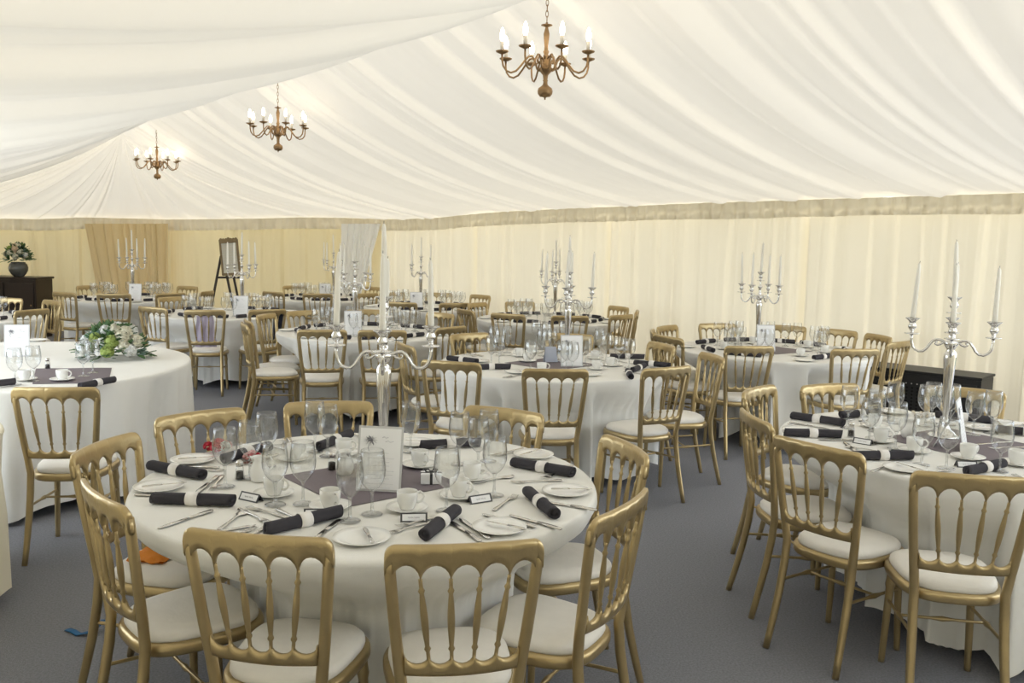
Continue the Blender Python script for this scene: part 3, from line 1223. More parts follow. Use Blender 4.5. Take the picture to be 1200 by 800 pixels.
for T, px, py, rz, w in ((T1, 404, 556, 2.4, 'front table behind two wine glasses'), (T1, 304, 564, .5, 'front table among the goblets at its edge'), (T2, 1064, 513, 2.2, 'heater table beside a coffee cup')):
    p = at(px, py, ZT)
    tag(take(JUG, (p.x, p.y, ZO), rz), f'small white china jug on the {w}', 'jug', 'white china jugs')
    T.hold(p, p, .04)
for T, px, py, w in ((T1, 281, 562, 'goblets'), (T1, 389, 551, 'taupe overlay'), (T2, 997, 512, 'goblets')):
    p = at(px, py, ZT)
    tag(take(SHAKER, (p.x, p.y, ZO), 0), f'glass pepper shaker with metal cap on the {T.name} by the {w}', 'pepper shaker', 'pepper shakers')
    T.hold(p, p, .02)
p = at(505, 566, ZT)
tag(take(BOX, (p.x, p.y, ZO), .12), 'small white box tied with dark ribbon beside the front menu card', 'gift box')
T1.hold(p, p, .05)
for k, (T, px, py, rz) in enumerate(((T1, 294, 586, -.5), (T1, 372, 605, .1), (T1, 485, 610, .12), (T1, 562, 588, .55), (T2, 1132, 547, -.05), (T2, 1011, 520, -.7), (T2, 1056, 534, -.2))):
    p = at(px, py, ZT)
    d = Vector((cos(rz), sin(rz), 0)) * .04
    o = take(PCARD, (p.x, p.y, ZT + .0008), rz)
    T.put('place_card', o)
    T.hold(p - d, p + d, .018)
# folded pale blue card on the centre table
p = at(645, 424, ZT)
t = empty('folded_card', (p.x, p.y, ZO), .25)
MB().add([(-.05, -.03, 0), (.05, -.03, 0), (.042, 0, .115), (-.042, 0, .115), (.05, .03, 0), (-.05, .03, 0), (-.05, -.028, 0), (.05, -.028, 0), (.042, 0, .112), (-.042, 0, .112), (.05, .028, 0), (-.05, .028, 0)],
         [(0, 1, 2, 3), (3, 2, 4, 5), (6, 9, 8, 7), (9, 11, 10, 8), (0, 6, 7, 1), (5, 4, 10, 11), (0, 3, 9, 6), (3, 5, 11, 9), (1, 7, 8, 2), (2, 8, 10, 4)], False).obj('card_leaf', M['blue_card'], t)
tag(t, 'pale blue folded card standing on the centre table beside its menu', 'card')
T3.hold(p, p, .06)

# ------------------------------------------------------------------ the rest of each place, laid round the table
RND = random.Random(11)


def lay(T, level, place_angles):
    for i, a in enumerate(place_angles):
        out = Vector((cos(a), sin(a), 0))
        rt = Vector((-sin(a), cos(a), 0))       # the sitter's right hand (the sitter looks to the middle)

        def P(r, t):
            return T.c + out * r + rt * t
        face = a + pi / 2
        if level >= 1:
            for r, t in ((.63, 0.), (.66, .02)):
                p = P(r, t)
                ja = face + RND.uniform(-.25, .25)
                d = Vector((cos(ja), sin(ja), 0)) * .13
                if not any((Vector((o.location.x, o.location.y, 0)) - P(.63, 0)).length < .22 for o in T.items.get('napkin', [])) and T.free(p - d, p + d, .024):
                    T.put('napkin', take(NAPKIN, (p.x, p.y, ZT + .0008), ja))
                    break
        n_gl = sum(1 for o in T.items.get('glass', []) if (Vector((o.location.x, o.location.y, 0)) - P(.47, .08)).length < .16)
        for r, t in ((.47, .07), (.46, .15), (.37, .11)):
            if T.key in EXP_GLASS and n_gl >= 1:
                break
            p = P(r + RND.uniform(-.02, .02), t + RND.uniform(-.01, .01))
            if T.free(p, p, .037):
                T.put('glass', take(GLASS if level >= 3 else GLASS_FAR, (p.x, p.y, ZO), 0))
        if level >= 2:
            p = P(.44, -.065)
            near = any((Vector((o.location.x, o.location.y, 0)) - p).length < .2 for o in T.items.get('cup', []))
            if not near and T.free(p, p, .066):
                T.put('saucer', take(SAUCER, (p.x, p.y, ZO), 0))
                T.put('cup', take(CUP, (p.x, p.y, ZO + .0042), RND.uniform(0, 6)))
        for r, t in ((.72, -.235), (.70, -.26), (.73, .23)):
            p = P(r, t)
            if T.free(p, p, .083):
                T.put('side_plate', take(PLATE, (p.x, p.y, ZT + .0008), 0))
                if level >= 3:
                    q = p + rt * .015
                    T.put('butter_knife', take(BUTTER, (q.x, q.y, ZT + .0155), a + pi + RND.uniform(-.4, .4), .70))
                break
        if level >= 3:
            for what, proto, spots in (('fork', FORK, ((.70, -.16), (.68, -.14), (.69, .24))), ('second_fork', FORK, ((.68, -.135), (.66, -.165))),
                                       ('knife', KNIFE, ((.70, .155), (.69, .18), (.70, .13))), ('second_knife', KNIFE, ((.69, .185), (.68, .21)))):
                for r, t in spots:
                    p = P(r + RND.uniform(-.01, .01), t)
                    ja = a + pi + RND.uniform(-.25, .25)
                    d = Vector((cos(ja), sin(ja), 0)) * .095
                    if T.free(p - d, p + d, .007):
                        T.put(what.replace('second_', ''), take(proto, (p.x, p.y, ZT + .001), ja))
                        break
            for r, t, proto, what in ((.565, .02, SPOON, 'spoon'), (.54, .0, FORK, 'fork')):
                p = P(r, t)
                ja = face + RND.uniform(-.2, .2)
                d = Vector((cos(ja), sin(ja), 0)) * .095
                if T.free(p - d, p + d, .010):
                    T.put(what, take(proto, (p.x, p.y, ZT + .001), ja))


LEVEL = {'T1': 3, 'T2': 3, 'T3': 3, 'T4': 2, 'T5': 1, 'T6': 1, 'T7': 1, 'T8': 1, 'T9': 1, 'T10': 1, 'T13': 1}
for key, T in TABLES.items():
    angs = [atan2(p.y - T.c.y, p.x - T.c.x) for p, rz, k in T.chairs]
    # places without a chair in view: fill the gaps round the table
    angs.sort()
    full = []
    for i, a in enumerate(angs):
        b = angs[(i + 1) % len(angs)] + (2 * pi if i == len(angs) - 1 else 0)
        full.append(a)
        n = int((b - a) / .62) - 1
        for k in range(max(0, n)):
            full.append(a + (b - a) * (k + 1) / (n + 1))
    # keep one place in about every 0.5 rad
    keep = []
    for a in full:
        if all(abs((a - b + pi) % (2 * pi) - pi) > .46 for b in keep):
            keep.append(a)
    lay(T, LEVEL[key], keep)

NICE = {'glass': ('stemmed wine glass', 'glass', 'wine glasses'), 'napkin': ('rolled charcoal napkin', 'napkin', 'rolled napkins'), 'cup': ('white china coffee cup', 'cup', 'coffee cups'),
        'saucer': ('white saucer under coffee cup', 'saucer', 'saucers'), 'side_plate': ('white china side plate', 'plate', 'side plates'), 'butter_knife': ('steel knife lying on side plate', 'knife', 'butter knives'),
        'fork': ('steel fork', 'fork', 'forks'), 'knife': ('steel table knife', 'knife', 'table knives'), 'spoon': ('steel dessert spoon', 'spoon', 'dessert spoons'),
        'place_card': ('dark-bordered name card', 'place card', 'place cards')}
for T in TABLES.values():
    for what, lst in T.items.items():
        lst.sort(key=lambda o: clock(T.c, o.location))
        nice, cat, grp = NICE[what]
        for i, o in enumerate(lst):
            pl = f'{ORD[i]} clockwise from the front' if len(lst) > 1 else 'the only one there'
            tag(o, f'{nice} on the {T.name}, {pl}', cat, f'{grp} on the {T.name}')


# ------------------------------------------------------------------ the big flower table
FC = Vector((-3.56, 5.90, 0))
FT = Table('T11', 'flower table', FC, R=1.30)
crest_a, crest_b = at(15.6, 456, .895), at(111, 452, .895)
m = (crest_a + crest_b) / 2
rz = math.radians(8)
off = Matrix.Rotation(rz, 3, 'Z') @ Vector((0, -.268, 0))
cp = Vector((m.x - off.x, m.y - off.y, 0))
FT.chairs.append((cp, rz, 'L1a'))
o = take(CHAIR, cp, rz)
tag(o, 'gold chair with white pad pushed up to the flower table, its back to the camera', 'chair', 'gold chairs at the flower table')


def big_outline(i, N, R, k=0.):
    a = 2 * pi * i / N
    return (R + k) * cos(a), (R + k) * sin(a)


cl = drape_cloth(FT, seed=23).obj('tablecloth', M['linen'])
cl.location = FC
tag(cl, 'wide white cloth over the flower table, falling in long soft folds', 'tablecloth', 'white round tablecloths')
t = empty('large_round_table', FC)
MB().lathe([(0, .728), (1.265, .728), (1.272, .735), (1.272, .750), (1.265, .755), (0, .755)], 72).obj('tabletop', M['board'], t)
for k in range(4):
    a = pi / 4 + k * pi / 2
    MB().tube([(.6 * cos(a), .6 * sin(a), .728), (.62 * cos(a), .62 * sin(a), .4), (.62 * cos(a), .62 * sin(a), 0)], .014, 10).obj('leg', M['chrome'], t)
tag(t, 'very large round table carrying the green and white flower arrangement', 'table', 'round banquet tables')
# taupe overlay lying on it
q = [at(38, 450, ZT), at(127, 449, ZT), at(131, 431, ZT), at(42, 432, ZT)]
m = (q[0] + q[1] + q[2] + q[3]) / 4
mb = MB()
for zz in (.0022, .0006):
    mb.grid(12, 9, lambda i, j: tuple(q[0].lerp(q[1], i / 11).lerp(q[3].lerp(q[2], i / 11), j / 8) - m + Vector((0, 0, zz + (.0006 * sin(i) if zz > .001 else 0)))))
o = mb.obj('table_overlay', M['overlay'])
o.location = (m.x, m.y, ZT)
tag(o, 'taupe overlay cloth on the flower table under its coffee cup', 'table runner', 'taupe overlays')
for i, (px, py) in enumerate(((18, 451), (40, 447), (98, 441), (109, 437))):
    p = at(px, py, ZT)
    o = take(GLASS, (p.x, p.y, ZO), 0)
    tag(o, f'stemmed wine glass on the flower table, {ORD[3 - i]} one counting from the flowers', 'glass', 'wine glasses on the flower table')
for px, py, w in ((29, 446, 'beside the white menu card'), (73, 446, 'on the taupe overlay strip')):
    p = at(px, py, ZT)
    tag(take(SAUCER, (p.x, p.y, ZO), 0), f'white saucer under a cup {w} of the flower table', 'saucer', 'saucers on the flower table')
    tag(take(CUP, (p.x, p.y, ZO + .0042), 0), f'white coffee cup on the flower table {w}', 'cup', 'coffee cups on the flower table')
for a, b, w in (((92, 455), (136, 451), 'near its overlay strip'), ((-30, 456), (9, 454), 'cut by the frame edge')):
    a, b = at(*a, ZT), at(*b, ZT)
    m, d = (a + b) / 2, b - a
    tag(take(NAPKIN, (m.x, m.y, ZO), atan2(d.y, d.x) + .5), f'rolled charcoal napkin on the flower table {w}', 'napkin', 'rolled napkins on the flower table')
p = at(20, 418, ZT)
tag(take(MENU, (p.x, p.y, ZT + .001), .35), 'white menu card standing on the flower table behind two wine glasses', 'menu card', 'menu cards')
p = at(43, 399.5, ZT)
tag(take(PLATE, (p.x, p.y, ZT + .001), 0), 'white side plate at the far rim of the flower table', 'plate', 'side plates on the flower table')
p = at(56, 432, ZT)
tag(take(SHAKER, (p.x, p.y, ZT + .001), 0), 'glass pepper shaker on the flower table beyond the overlay strip', 'pepper shaker', 'pepper shakers')


# flowers
def bloom_mb(r, seed, n=26):
    rnd = random.Random(seed)
    mb = MB()
    for k in range(n):                     # cupped petals packed round a ball
        th = math.acos(1 - 1.5 * (k + .5) / n)
        ph = k * 2.39996
        d = Vector((sin(th) * cos(ph), sin(th) * sin(ph), cos(th)))
        u = d.cross(Vector((0, 0, 1)) if abs(d.z) < .9 else Vector((1, 0, 0))).normalized()
        v = d.cross(u)
        s = r * rnd.uniform(.42, .56)
        vs = [d * r * .55]
        for q in range(8):
            a = q * pi / 4
            vs.append(d * r * rnd.uniform(.86, 1.08) + u * cos(a) * s + v * sin(a) * s)
        fs = [(0, 1 + q, 1 + (q + 1) % 8) for q in range(8)] + [tuple(range(1, 9))]
        mb.add(vs, fs, True)
    return mb


def leaf_mb(mb, p, d, L, W):
    d = d.normalized()
    u = d.cross(Vector((0, 0, 1)))
    u = u.normalized() if u.length > .01 else Vector((1, 0, 0))
    n = u.cross(d)
    vs = []
    for k, w in enumerate((.12, .75, 1, .8, .1)):
        c = p + d * (L * k / 4) - Vector((0, 0, 1)) * (L * .06 * (k / 4) ** 2 * 3)
        vs += [c - u * W * w, c + n * W * .22, c + u * W * w, c - n * .0012]
    fs = []
    for k in range(4):
        b = k * 4
        for q in range(4):
            fs.append((b + q, b + (q + 1) % 4, b + 4 + (q + 1) % 4, b + 4 + q))
    fs += [(0, 3, 2, 1), (16, 17, 18, 19)]
    mb.add(vs, fs, True)


def arrangement(root, rx, ry, rz_, blooms, nleaf, seed, base_z=0., lean=1.0):
    rnd = random.Random(seed)
    for name, mname, cnt, L, W in (('foliage', 'leaf', nleaf, .095, .021), ('eucalyptus_foliage', 'leaf2', nleaf * 3 // 5, .060, .027)):
        mb = MB()
        for k in range(cnt):
            a, e = rnd.uniform(0, 2 * pi), rnd.uniform(-.05, 1.45)
            d = Vector((cos(a) * cos(e), sin(a) * cos(e), sin(e)))
            p = Vector((d.x * rx * .82, d.y * ry * .82, base_z + .018 + max(0, d.z) * rz_ * .80))
            dd = (d + Vector((rnd.uniform(-.7, .7), rnd.uniform(-.7, .7), rnd.uniform(-.2, .6)))).normalized()
            dd.z = max(dd.z, -.12 if base_z == 0 else -.6)
            s = rnd.uniform(.7, 1.25)
            leaf_mb(mb, p, dd, L * s * lean, W * s * lean)
        mb.obj(name, M[mname], root)
    for k, (a, e, r, mn) in enumerate(blooms):
        a, e = math.radians(a), math.radians(e)
        d = Vector((cos(a) * cos(e), sin(a) * cos(e), sin(e)))
        o = bloom_mb(r * .86, seed * 100 + k).obj('bloom', M[mn], root)
        o.location = (d.x * rx * .9, d.y * ry * .9, base_z + .03 + max(0, d.z) * rz_ * .9)
        o.rotation_euler = Vector((0, 0, 1)).rotation_difference((d + Vector((0, 0, .3))).normalized()).to_euler()


fp = at(134, 420, ZT)
fl = empty('flower_arrangement', (fp.x, fp.y, ZT + .002))
B = []
rr = random.Random(9)
for k, (a, e, r, mn) in enumerate(((200, 30, .045, 'white_bloom'), (215, 12, .04, 'white_bloom'), (170, 35, .05, 'white_bloom'), (185, 15, .045, 'white_bloom'), (250, 65, .04, 'white_bloom'), (265, 30, .038, 'white_bloom'),
                                   (285, 32, .055, 'lime'), (240, 40, .042, 'lime'), (278, 12, .05, 'lime'), (310, 40, .055, 'cream_bloom'), (330, 55, .055, 'cream_bloom'), (345, 30, .055, 'cream_bloom'),
                                   (320, 12, .05, 'white_bloom'), (300, 65, .05, 'cream_bloom'), (20, 55, .05, 'white_bloom'), (90, 70, .05, 'white_bloom'), (60, 40, .05, 'cream_bloom'), (120, 45, .045, 'white_bloom'), (310, 22, .045, 'cream_bloom'))):
    B.append((a, e, r, mn))
arrangement(fl, .235, .19, .22, B, 190, 3)
tag(fl, 'low bouquet of white, cream and lime flowers with green leaves on the big table', 'flowers')

# cream cloth table cut by the frame edge
p = at(6, 722, 0)
T12 = Table('T12', 'cream table', (p.x - .702, p.y + .02), R=.62)
t = empty('small_round_table', T12.c)
MB().lathe([(0, .728), (.59, .728), (.598, .735), (.598, .750), (.59, .755), (0, .755)], 48).obj('tabletop', M['board'], t)
for k in range(4):
    a = k * pi / 2
    MB().tube([(.3 * cos(a), .3 * sin(a), .728), (.3 * cos(a), .3 * sin(a), 0)], .013, 10).obj('leg', M['chrome'], t)
tag(t, 'table hidden under cream cloth at the very edge of the frame', 'table', 'round banquet tables')
cl = drape_cloth(T12, seed=31).obj('tablecloth', M['cream_linen'])
cl.location = T12.c
tag(cl, 'hanging cream cloth cut off by the frame edge, beside the blue strap', 'tablecloth', 'white round tablecloths')

# ------------------------------------------------------------------ small things about the room
# lilac shawl over the back of the chair at the shawl table
pos, rz, _ = next(q for q in TABLES['T7'].chairs if q[2] == 'T7a')
mb = MB()
nu, nv = 25, 21


def shawl(off):
    def fn(i, j):
        u, v = lerp(-.085, .075, i / (nu - 1)), j / (nv - 1)
        # hangs in front of the spindles (towards the table) from the crest to the seat
        z = lerp(.835, .505, v)
        return (u * (1 + .35 * v) + .006 * sin(9 * v), back_y(u, z) + .020 + off + .012 * sin(u * 95 + 3 * v) + .02 * v, z)
    return fn


mb.grid(nu, nv, shawl(0))
mb.grid(nu, nv, shawl(.006))
o = mb.obj('shawl', M['shawl'])
o.location, o.rotation_euler = pos, (0, 0, rz)
tag(o, 'lilac shawl hung inside the back of the front chair at the shawl table', 'shawl')


def small_flowers(name, p, z, mats, r, label, seed):
    t = empty(name, (p.x, p.y, z))
    rnd = random.Random(seed)
    for k in range(7):
        o = bloom_mb(r * rnd.uniform(.7, 1), seed * 10 + k, 12).obj('petal_cluster', M[mats[k % len(mats)]], t)
        a = k * 2.4
        o.location = (r * 1.5 * cos(a) * (k > 0), r * 1.5 * sin(a) * (k > 0), r * .7 + (.016 if k == 0 else .004 * (k % 3)))
    tag(t, label, 'flowers')


small_flowers('flower_posy', at(256, 530, ZT), ZO, ('red', 'white_bloom', 'red', 'pink'), .027, 'red and white posy lying on the front table before a gold chair', 4)
small_flowers('flower_spray', at(296, 540, ZT), ZO, ('pink', 'pink', 'red'), .016, 'pink flower spray lying among wine glasses on the front table', 5)
small_flowers('corsage', at(240, 376, ZT), ZT + .001, ('red', 'red', 'pink'), .022, 'red corsage on the shawl table, above the lilac shawl', 6)

# blue strap lying on the carpet
mb = MB()
a, b, c = at(79, 737, .004), at(92, 743, .004), at(108, 741, .012)
pts = [a, a.lerp(b, .5) + Vector((0, 0, .004)), b, b.lerp(c, .5) + Vector((0, 0, .004)), c, c + Vector((.02, .06, .03))]
mb.tube(pts, .015, 8, flat=.12, up=(0, 0, 1))
o = mb.obj('webbing_strap', M['blue_strap'])
tag(o, 'short blue strap end curling on the grey carpet', 'strap')
# folded bright cloth on the seat of the chair behind
pos, rz, _ = next(q for q in TABLES['T1'].chairs if q[2] == 'T1D')
mb = MB()
mb.grid(14, 12, lambda i, j: (lerp(-.09, .09, i / 13), lerp(-.14, .0, j / 11), .494 + .03 * sin(pi * i / 13) * sin(pi * j / 11) + .006 * sin(i * 1.7 + j)))
mb.grid(14, 12, lambda i, j: (lerp(-.09, .09, i / 13), lerp(-.14, .0, j / 11), .4925))
o = mb.obj('folded_scarf', M['orange'])
o.location, o.rotation_euler = pos, (0, 0, rz)
tag(o, 'bright orange scarf lying on the seat of a gold chair beside the front table', 'scarf')
# dark patterned jacket on a distant chair
pos, rz, _ = next(q for q in TABLES['T7'].chairs if q[2] == 'T7b')
mb = MB()


def jk(off):
    def fn(i, j):
        u, v = lerp(.075, .205, i / 12), j / 14
        z = lerp(.86, .55, v)
        return (u, back_y(min(u, .19), z) + .02 + off + .008 * sin(u * 90 + 4 * v), z)
    return fn


mb.grid(13, 15, jk(0))
mb.grid(13, 15, jk(.012))
o = mb.obj('patterned_scarf', M['dark_cloth'])
o.location, o.rotation_euler = pos, (0, 0, rz)
tag(o, 'dark patterned scarf hung on a gold chair at the shawl table', 'scarf')

# ------------------------------------------------------------------ the tent
S_DIR = Vector((-.634, .773, 0)).normalized()       # along the ridge, away
N_DIR = Vector((S_DIR.y, -S_DIR.x, 0))              # to the far side wall
RID = Vector((.22, 6.0, 0))


def ridge(s):
    z = 3.60 - .012 * s if s < 4.6 else 3.545 - .050 * (s - 4.6)
    p = RID + S_DIR * s
    return Vector((p.x, p.y, z))


S_END = 9.75
APEX = ridge(S_END)
APEX.z = 3.16
# points of the eave: where the wall lining meets the roof lining
WALL_PTS = [(1700, 195, 5.3), (1450, 217, 6.5), (1200, 231, 8.15), (1070, 234.5, 8.95), (940, 238, 9.85), (835, 241, 10.7), (735, 245, 11.6), (668, 247.5, 12.2), (600, 250.5, 12.95), (555, 254, 13.4), (520, 257.5, 13.8), (485, 259, 14.35), (450, 259, 14.95)]
BACK_PTS = [(450, 259, 14.95), (400, 257.5, 14.95), (350, 257, 14.95), (300, 258.5, 14.92), (250, 259, 14.9), (200, 259.5, 14.85), (150, 258, 14.8), (100, 257, 14.75), (50, 259, 14.65), (0, 258.5, 14.6), (-120, 258, 14.5), (-320, 258, 14.4)]
WALL = [deep(*q) for q in WALL_PTS]
BACK = [deep(*q) for q in BACK_PTS]


def along(poly):
    L = [0.]
    for a, b in zip(poly, poly[1:]):
        L.append(L[-1] + (b - a).length)

    def f(s):
        s = max(0, min(L[-1], s))
        for k in range(len(L) - 1):
            if s <= L[k + 1]:
                return poly[k].lerp(poly[k + 1], (s - L[k]) / (L[k + 1] - L[k]))
        return poly[-1].copy()
    return f, L[-1]


wall_at, WALL_L = along(WALL)
back_at, BACK_L = along(BACK)


def wobble(x, seed, oct=3):
    return noise.fractal(Vector((x, seed * 7.31, seed * 1.7)), .9, 2.1, oct)


def pleat(x, seed, k=1.0):
    x = x * k
    """irregular gathers: soft bellies with tight creases between them"""
    y = x + .55 * wobble(x * .8, seed)
    f = (y * 1.9) % 1.0                       # a long rise, then the fold tucks back under
    a = f ** 1.4 if f < .84 else (.84 ** 1.4) * (.5 + .5 * cos(pi * (f - .84) / .16))
    g = (y * 4.3 + .35 * wobble(x * 2, seed + 5)) % 1.0
    c = g if g < .8 else .8 * (.5 + .5 * cos(pi * (g - .8) / .2))
    return -(a * .95 + c * .34 * (.5 + .5 * sin(x * 1.7 + seed))) + wobble(x * 2.6, seed + 3) * .45


def roof_panel(name, nu, nv, top, bot, length, sag, amp, seed, gather=1.0, dens=1.0):
    mb = MB()

    def fn(i, j):
        u, v = i / (nu - 1), j / (nv - 1)
        t, b = top(u), bot(u)
        p = t.lerp(b, v)
        x = u * length
        p.z -= sag(u) * 4 * v * (1 - v) * (1.25 - .5 * v)
        env = min(1, (1 - v) / .03 + .5) * min(1, v / .02 + .4)
        env *= min(1, (1 - u) / .02)
        d = pleat(x + .25 * v * wobble(x * .5, seed + 9), seed, dens) * amp * env * lerp(1.0, gather, v)
        nrm = ((b - t).cross(Vector((top(min(1, u + .01)) - top(max(0, u - .01))) if (top(min(1, u + .01)) - top(max(0, u - .01))).length > 1e-4 else (bot(min(1, u + .01)) - bot(max(0, u - .01))))))
        nrm = nrm.normalized() if nrm.length > 1e-6 else Vector((0, 0, 1))
        if nrm.z > 0:
            nrm = -nrm
        return p + nrm * d * -1 * -1
    mb.grid(nu, nv, fn)
    o = mb.obj(name, M['lining'])
    return tag(o, kind='structure')


S0 = -5.6
SC_ = (WALL[-1] - RID).dot(S_DIR)
W_S = [(w - RID).dot(S_DIR) for w in WALL]


def wall_by_s(s):
    s = max(W_S[0], min(W_S[-1], s))
    for k in range(len(W_S) - 1):
        if s <= W_S[k + 1]:
            return WALL[k].lerp(WALL[k + 1], (s - W_S[k]) / (W_S[k + 1] - W_S[k]))
    return WALL[-1].copy()


def bot_far(u):
    s = lerp(S0, S_END, u)
    k = SC_ - 1.6
    if s > k:
        s = k + (s - k) * (SC_ - k) / (S_END - k)
    return wall_by_s(s)


def top_far(u):
    s = lerp(S0, S_END, u)
    p = ridge(s)
    if s > 8.6:
        p.z = lerp(ridge(8.6).z, APEX.z, (s - 8.6) / (S_END - 8.6))
    return p


roof_panel('ceiling_far', 820, 30, top_far, bot_far, S_END - S0, lambda u: .30, .105, 2, .7, .72)
HALF = 4.25


def left_eave(s):
    p = RID + S_DIR * s - N_DIR * HALF
    z = 2.12 - .012 * max(0, s)
    return Vector((p.x, p.y, z))


LEND = left_eave(13.6)
roof_panel('ceiling_near', 620, 34, top_far, lambda u: left_eave(lerp(S0, 13.3, u ** 1.05)), (S_END - S0) * .62, lambda u: lerp(.46, .38, u), .12, 5, .8, .75)
# hipped end: gathers fanning out from one point


def fan_bot(u):
    L = BACK_L + 3.4
    s = u * L
    if s <= BACK_L:
        return back_at(s)
    e = BACK[-1]
    return e.lerp(left_eave(13.3), (s - BACK_L) / 3.4)


def fan_top(u):
    return APEX.copy()


mb = MB()
nu, nv = 460, 26


def fan(i, j):
    u, v = i / (nu - 1), j / (nv - 1)
    t, b = fan_top(u), fan_bot(u)
    p = t.lerp(b, v)
    p.z -= lerp(lerp(.30, .17, min(1, u / .12)), .38, max(0, (u - .8) / .2)) * 4 * v * (1 - v) * (1.25 - .5 * v)
    d = pleat(u * 11.5, 8) * .075 * min(1, u / .02) * min(1, (1 - u) / .03) * min(1, v * 1.6) * min(1, (1 - v) / .03 + .5)
    nrm = Vector((APEX.x - b.x, APEX.y - b.y, 0))
    nrm = Vector((0, -.5, -.8)).normalized()
    return p + nrm * d


mb.grid(nu, nv, fan)
tag(mb.obj('ceiling_end', M['lining']), kind='structure')


# pleated walls
def wall_mesh(name, f, L, s0, s1, m, dens, amp, seed, zb=0.0, top_drop=0., off=0.0, zt=None, n=None, grooves=()):
    n = n or int((s1 - s0) * 80)
    nv = 14
    mb = MB()

    def fn(i, j):
        s = lerp(s0, s1, i / (n - 1))
        p = f(s)
        q = f(min(L, s + .05)) - f(max(0, s - .05))
        q.z = 0
        nr = Vector((-q.y, q.x, 0)).normalized()
        if nr.dot(Vector((-p.x, 3 - p.y, 0))) < 0:
            nr = -nr
        v = j / (nv - 1)
        z = lerp((zt(s) if zt else p.z) - top_drop, zb, v)
        d = off + amp * (pleat(s * dens + .18 * v * wobble(s * 1.4, seed), seed) * (.75 + .35 * v)) + .03 * wobble(s * .9 + v * .8, seed + 4) * v
        d -= sum(.10 * math.exp(-((s - g) / .035) ** 2) for g in grooves)     # the joins between two lengths of lining
        p = Vector((p.x, p.y, z)) + nr * d
        return p
    mb.grid(n, nv, fn)
    o = mb.obj(name, m)
    return tag(o, kind='structure')


def WALL_X(px):
    g = ray(px, 300)
    return min((abs(wall_at(q * .02).x / wall_at(q * .02).y - g.x / g.y), q * .02) for q in range(int(WALL_L / .02)))[1]


wall_mesh('wall_side', wall_at, WALL_L, WALL_X(1340), WALL_L, M['wall_lining'], 1.6, .050, 12, grooves=[(WALL_X(x)) for x in (555, 712, 940)])
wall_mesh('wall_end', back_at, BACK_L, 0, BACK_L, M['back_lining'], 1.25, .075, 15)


def valance(name, f, L, m, depth, seed):
    n = int(L * 90)
    mb = MB()

    def fn(i, j):
        s = L * i / (n - 1)
        p = f(s)
        q = f(min(L, s + .05)) - f(max(0, s - .05))
        q.z = 0
        nr = Vector((-q.y, q.x, 0)).normalized()
        if nr.dot(Vector((-p.x, 3 - p.y, 0))) < 0:
            nr = -nr
        v = j / 5
        d = .115 + .022 * sin(s * 40 + 3 * wobble(s, seed)) * (.5 + .6 * v) + .03 * wobble(s * 4 + .6 * v, seed)
        sag = .012 * wobble(s * .8, seed + 2)
        return Vector((p.x, p.y, p.z + .03 - (depth + sag) * v)) + nr * d
    mb.grid(n, 6, fn)
    return tag(mb.obj(name, m), kind='structure')


valance('trim_1', wall_at, WALL_L, M['valance'], .19, 3)
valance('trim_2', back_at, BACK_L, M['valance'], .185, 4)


# unseen closed lining beside and behind the camera, added to shape the daylight entering
def straight(name, a, b, m, seed):
    f, L = along([a, b])
    wall_mesh(name, f, L, 0, L, m, 2.0, .022, seed)


def below(s, n_, z=2.12):
    p = RID + S_DIR * s + N_DIR * n_
    return Vector((p.x, p.y, z))


straight('wall_near_unseen', below(S0, -HALF), below(-.4, -HALF), M['wall_lining'], 31)
straight('wall_beyond_unseen', below(7.0, -HALF), below(13.4, -HALF, 1.98), M['wall_lining'], 32)
straight('wall_rear_unseen', below(S0, -HALF), below(S0, 3.0, 2.4), M['wall_lining'], 33)


# amber doorway curtain and the white gap on the end wall
def hung(name, xs_top, xs_bot, ytop, ybot, depth, m, seed, dens, amp):
    n, nv = 90, 14
    mb = MB()

    def fn(i, j):
        u, v = i / (n - 1), j / (nv - 1)
        px, py = lerp(lerp(xs_top[0], xs_top[1], u), lerp(xs_bot[0], xs_bot[1], u), v), lerp(ytop, ybot, v)
        p = deep(px, py, depth)
        p.y -= amp * pleat(u * dens, seed)
        return p
    mb.grid(n, nv, fn)
    return tag(mb.obj(name, m), kind='structure')


hung('door_1', (97, 197), (122, 197), 262, 392, 14.55, M['backlit_amber'], 21, 4.5, .07)
hung('window_1', (400, 446), (399, 418), 262, 362, 14.72, M['painted_daylight_white'], 22, 3.0, .05)

# floor and the ground outside
mb = MB()
mb.grid(2, 2, lambda i, j: ((-15, 9)[i], (-3, 17)[j], 0))
tag(mb.obj('floor', M['carpet']), kind='structure')
mb = MB()
mb.grid(2, 2, lambda i, j: ((-70, 70)[i], (-70, 70)[j], -.03))
tag(mb.obj('ground', M['grass']), kind='structure')

# ------------------------------------------------------------------ chandeliers


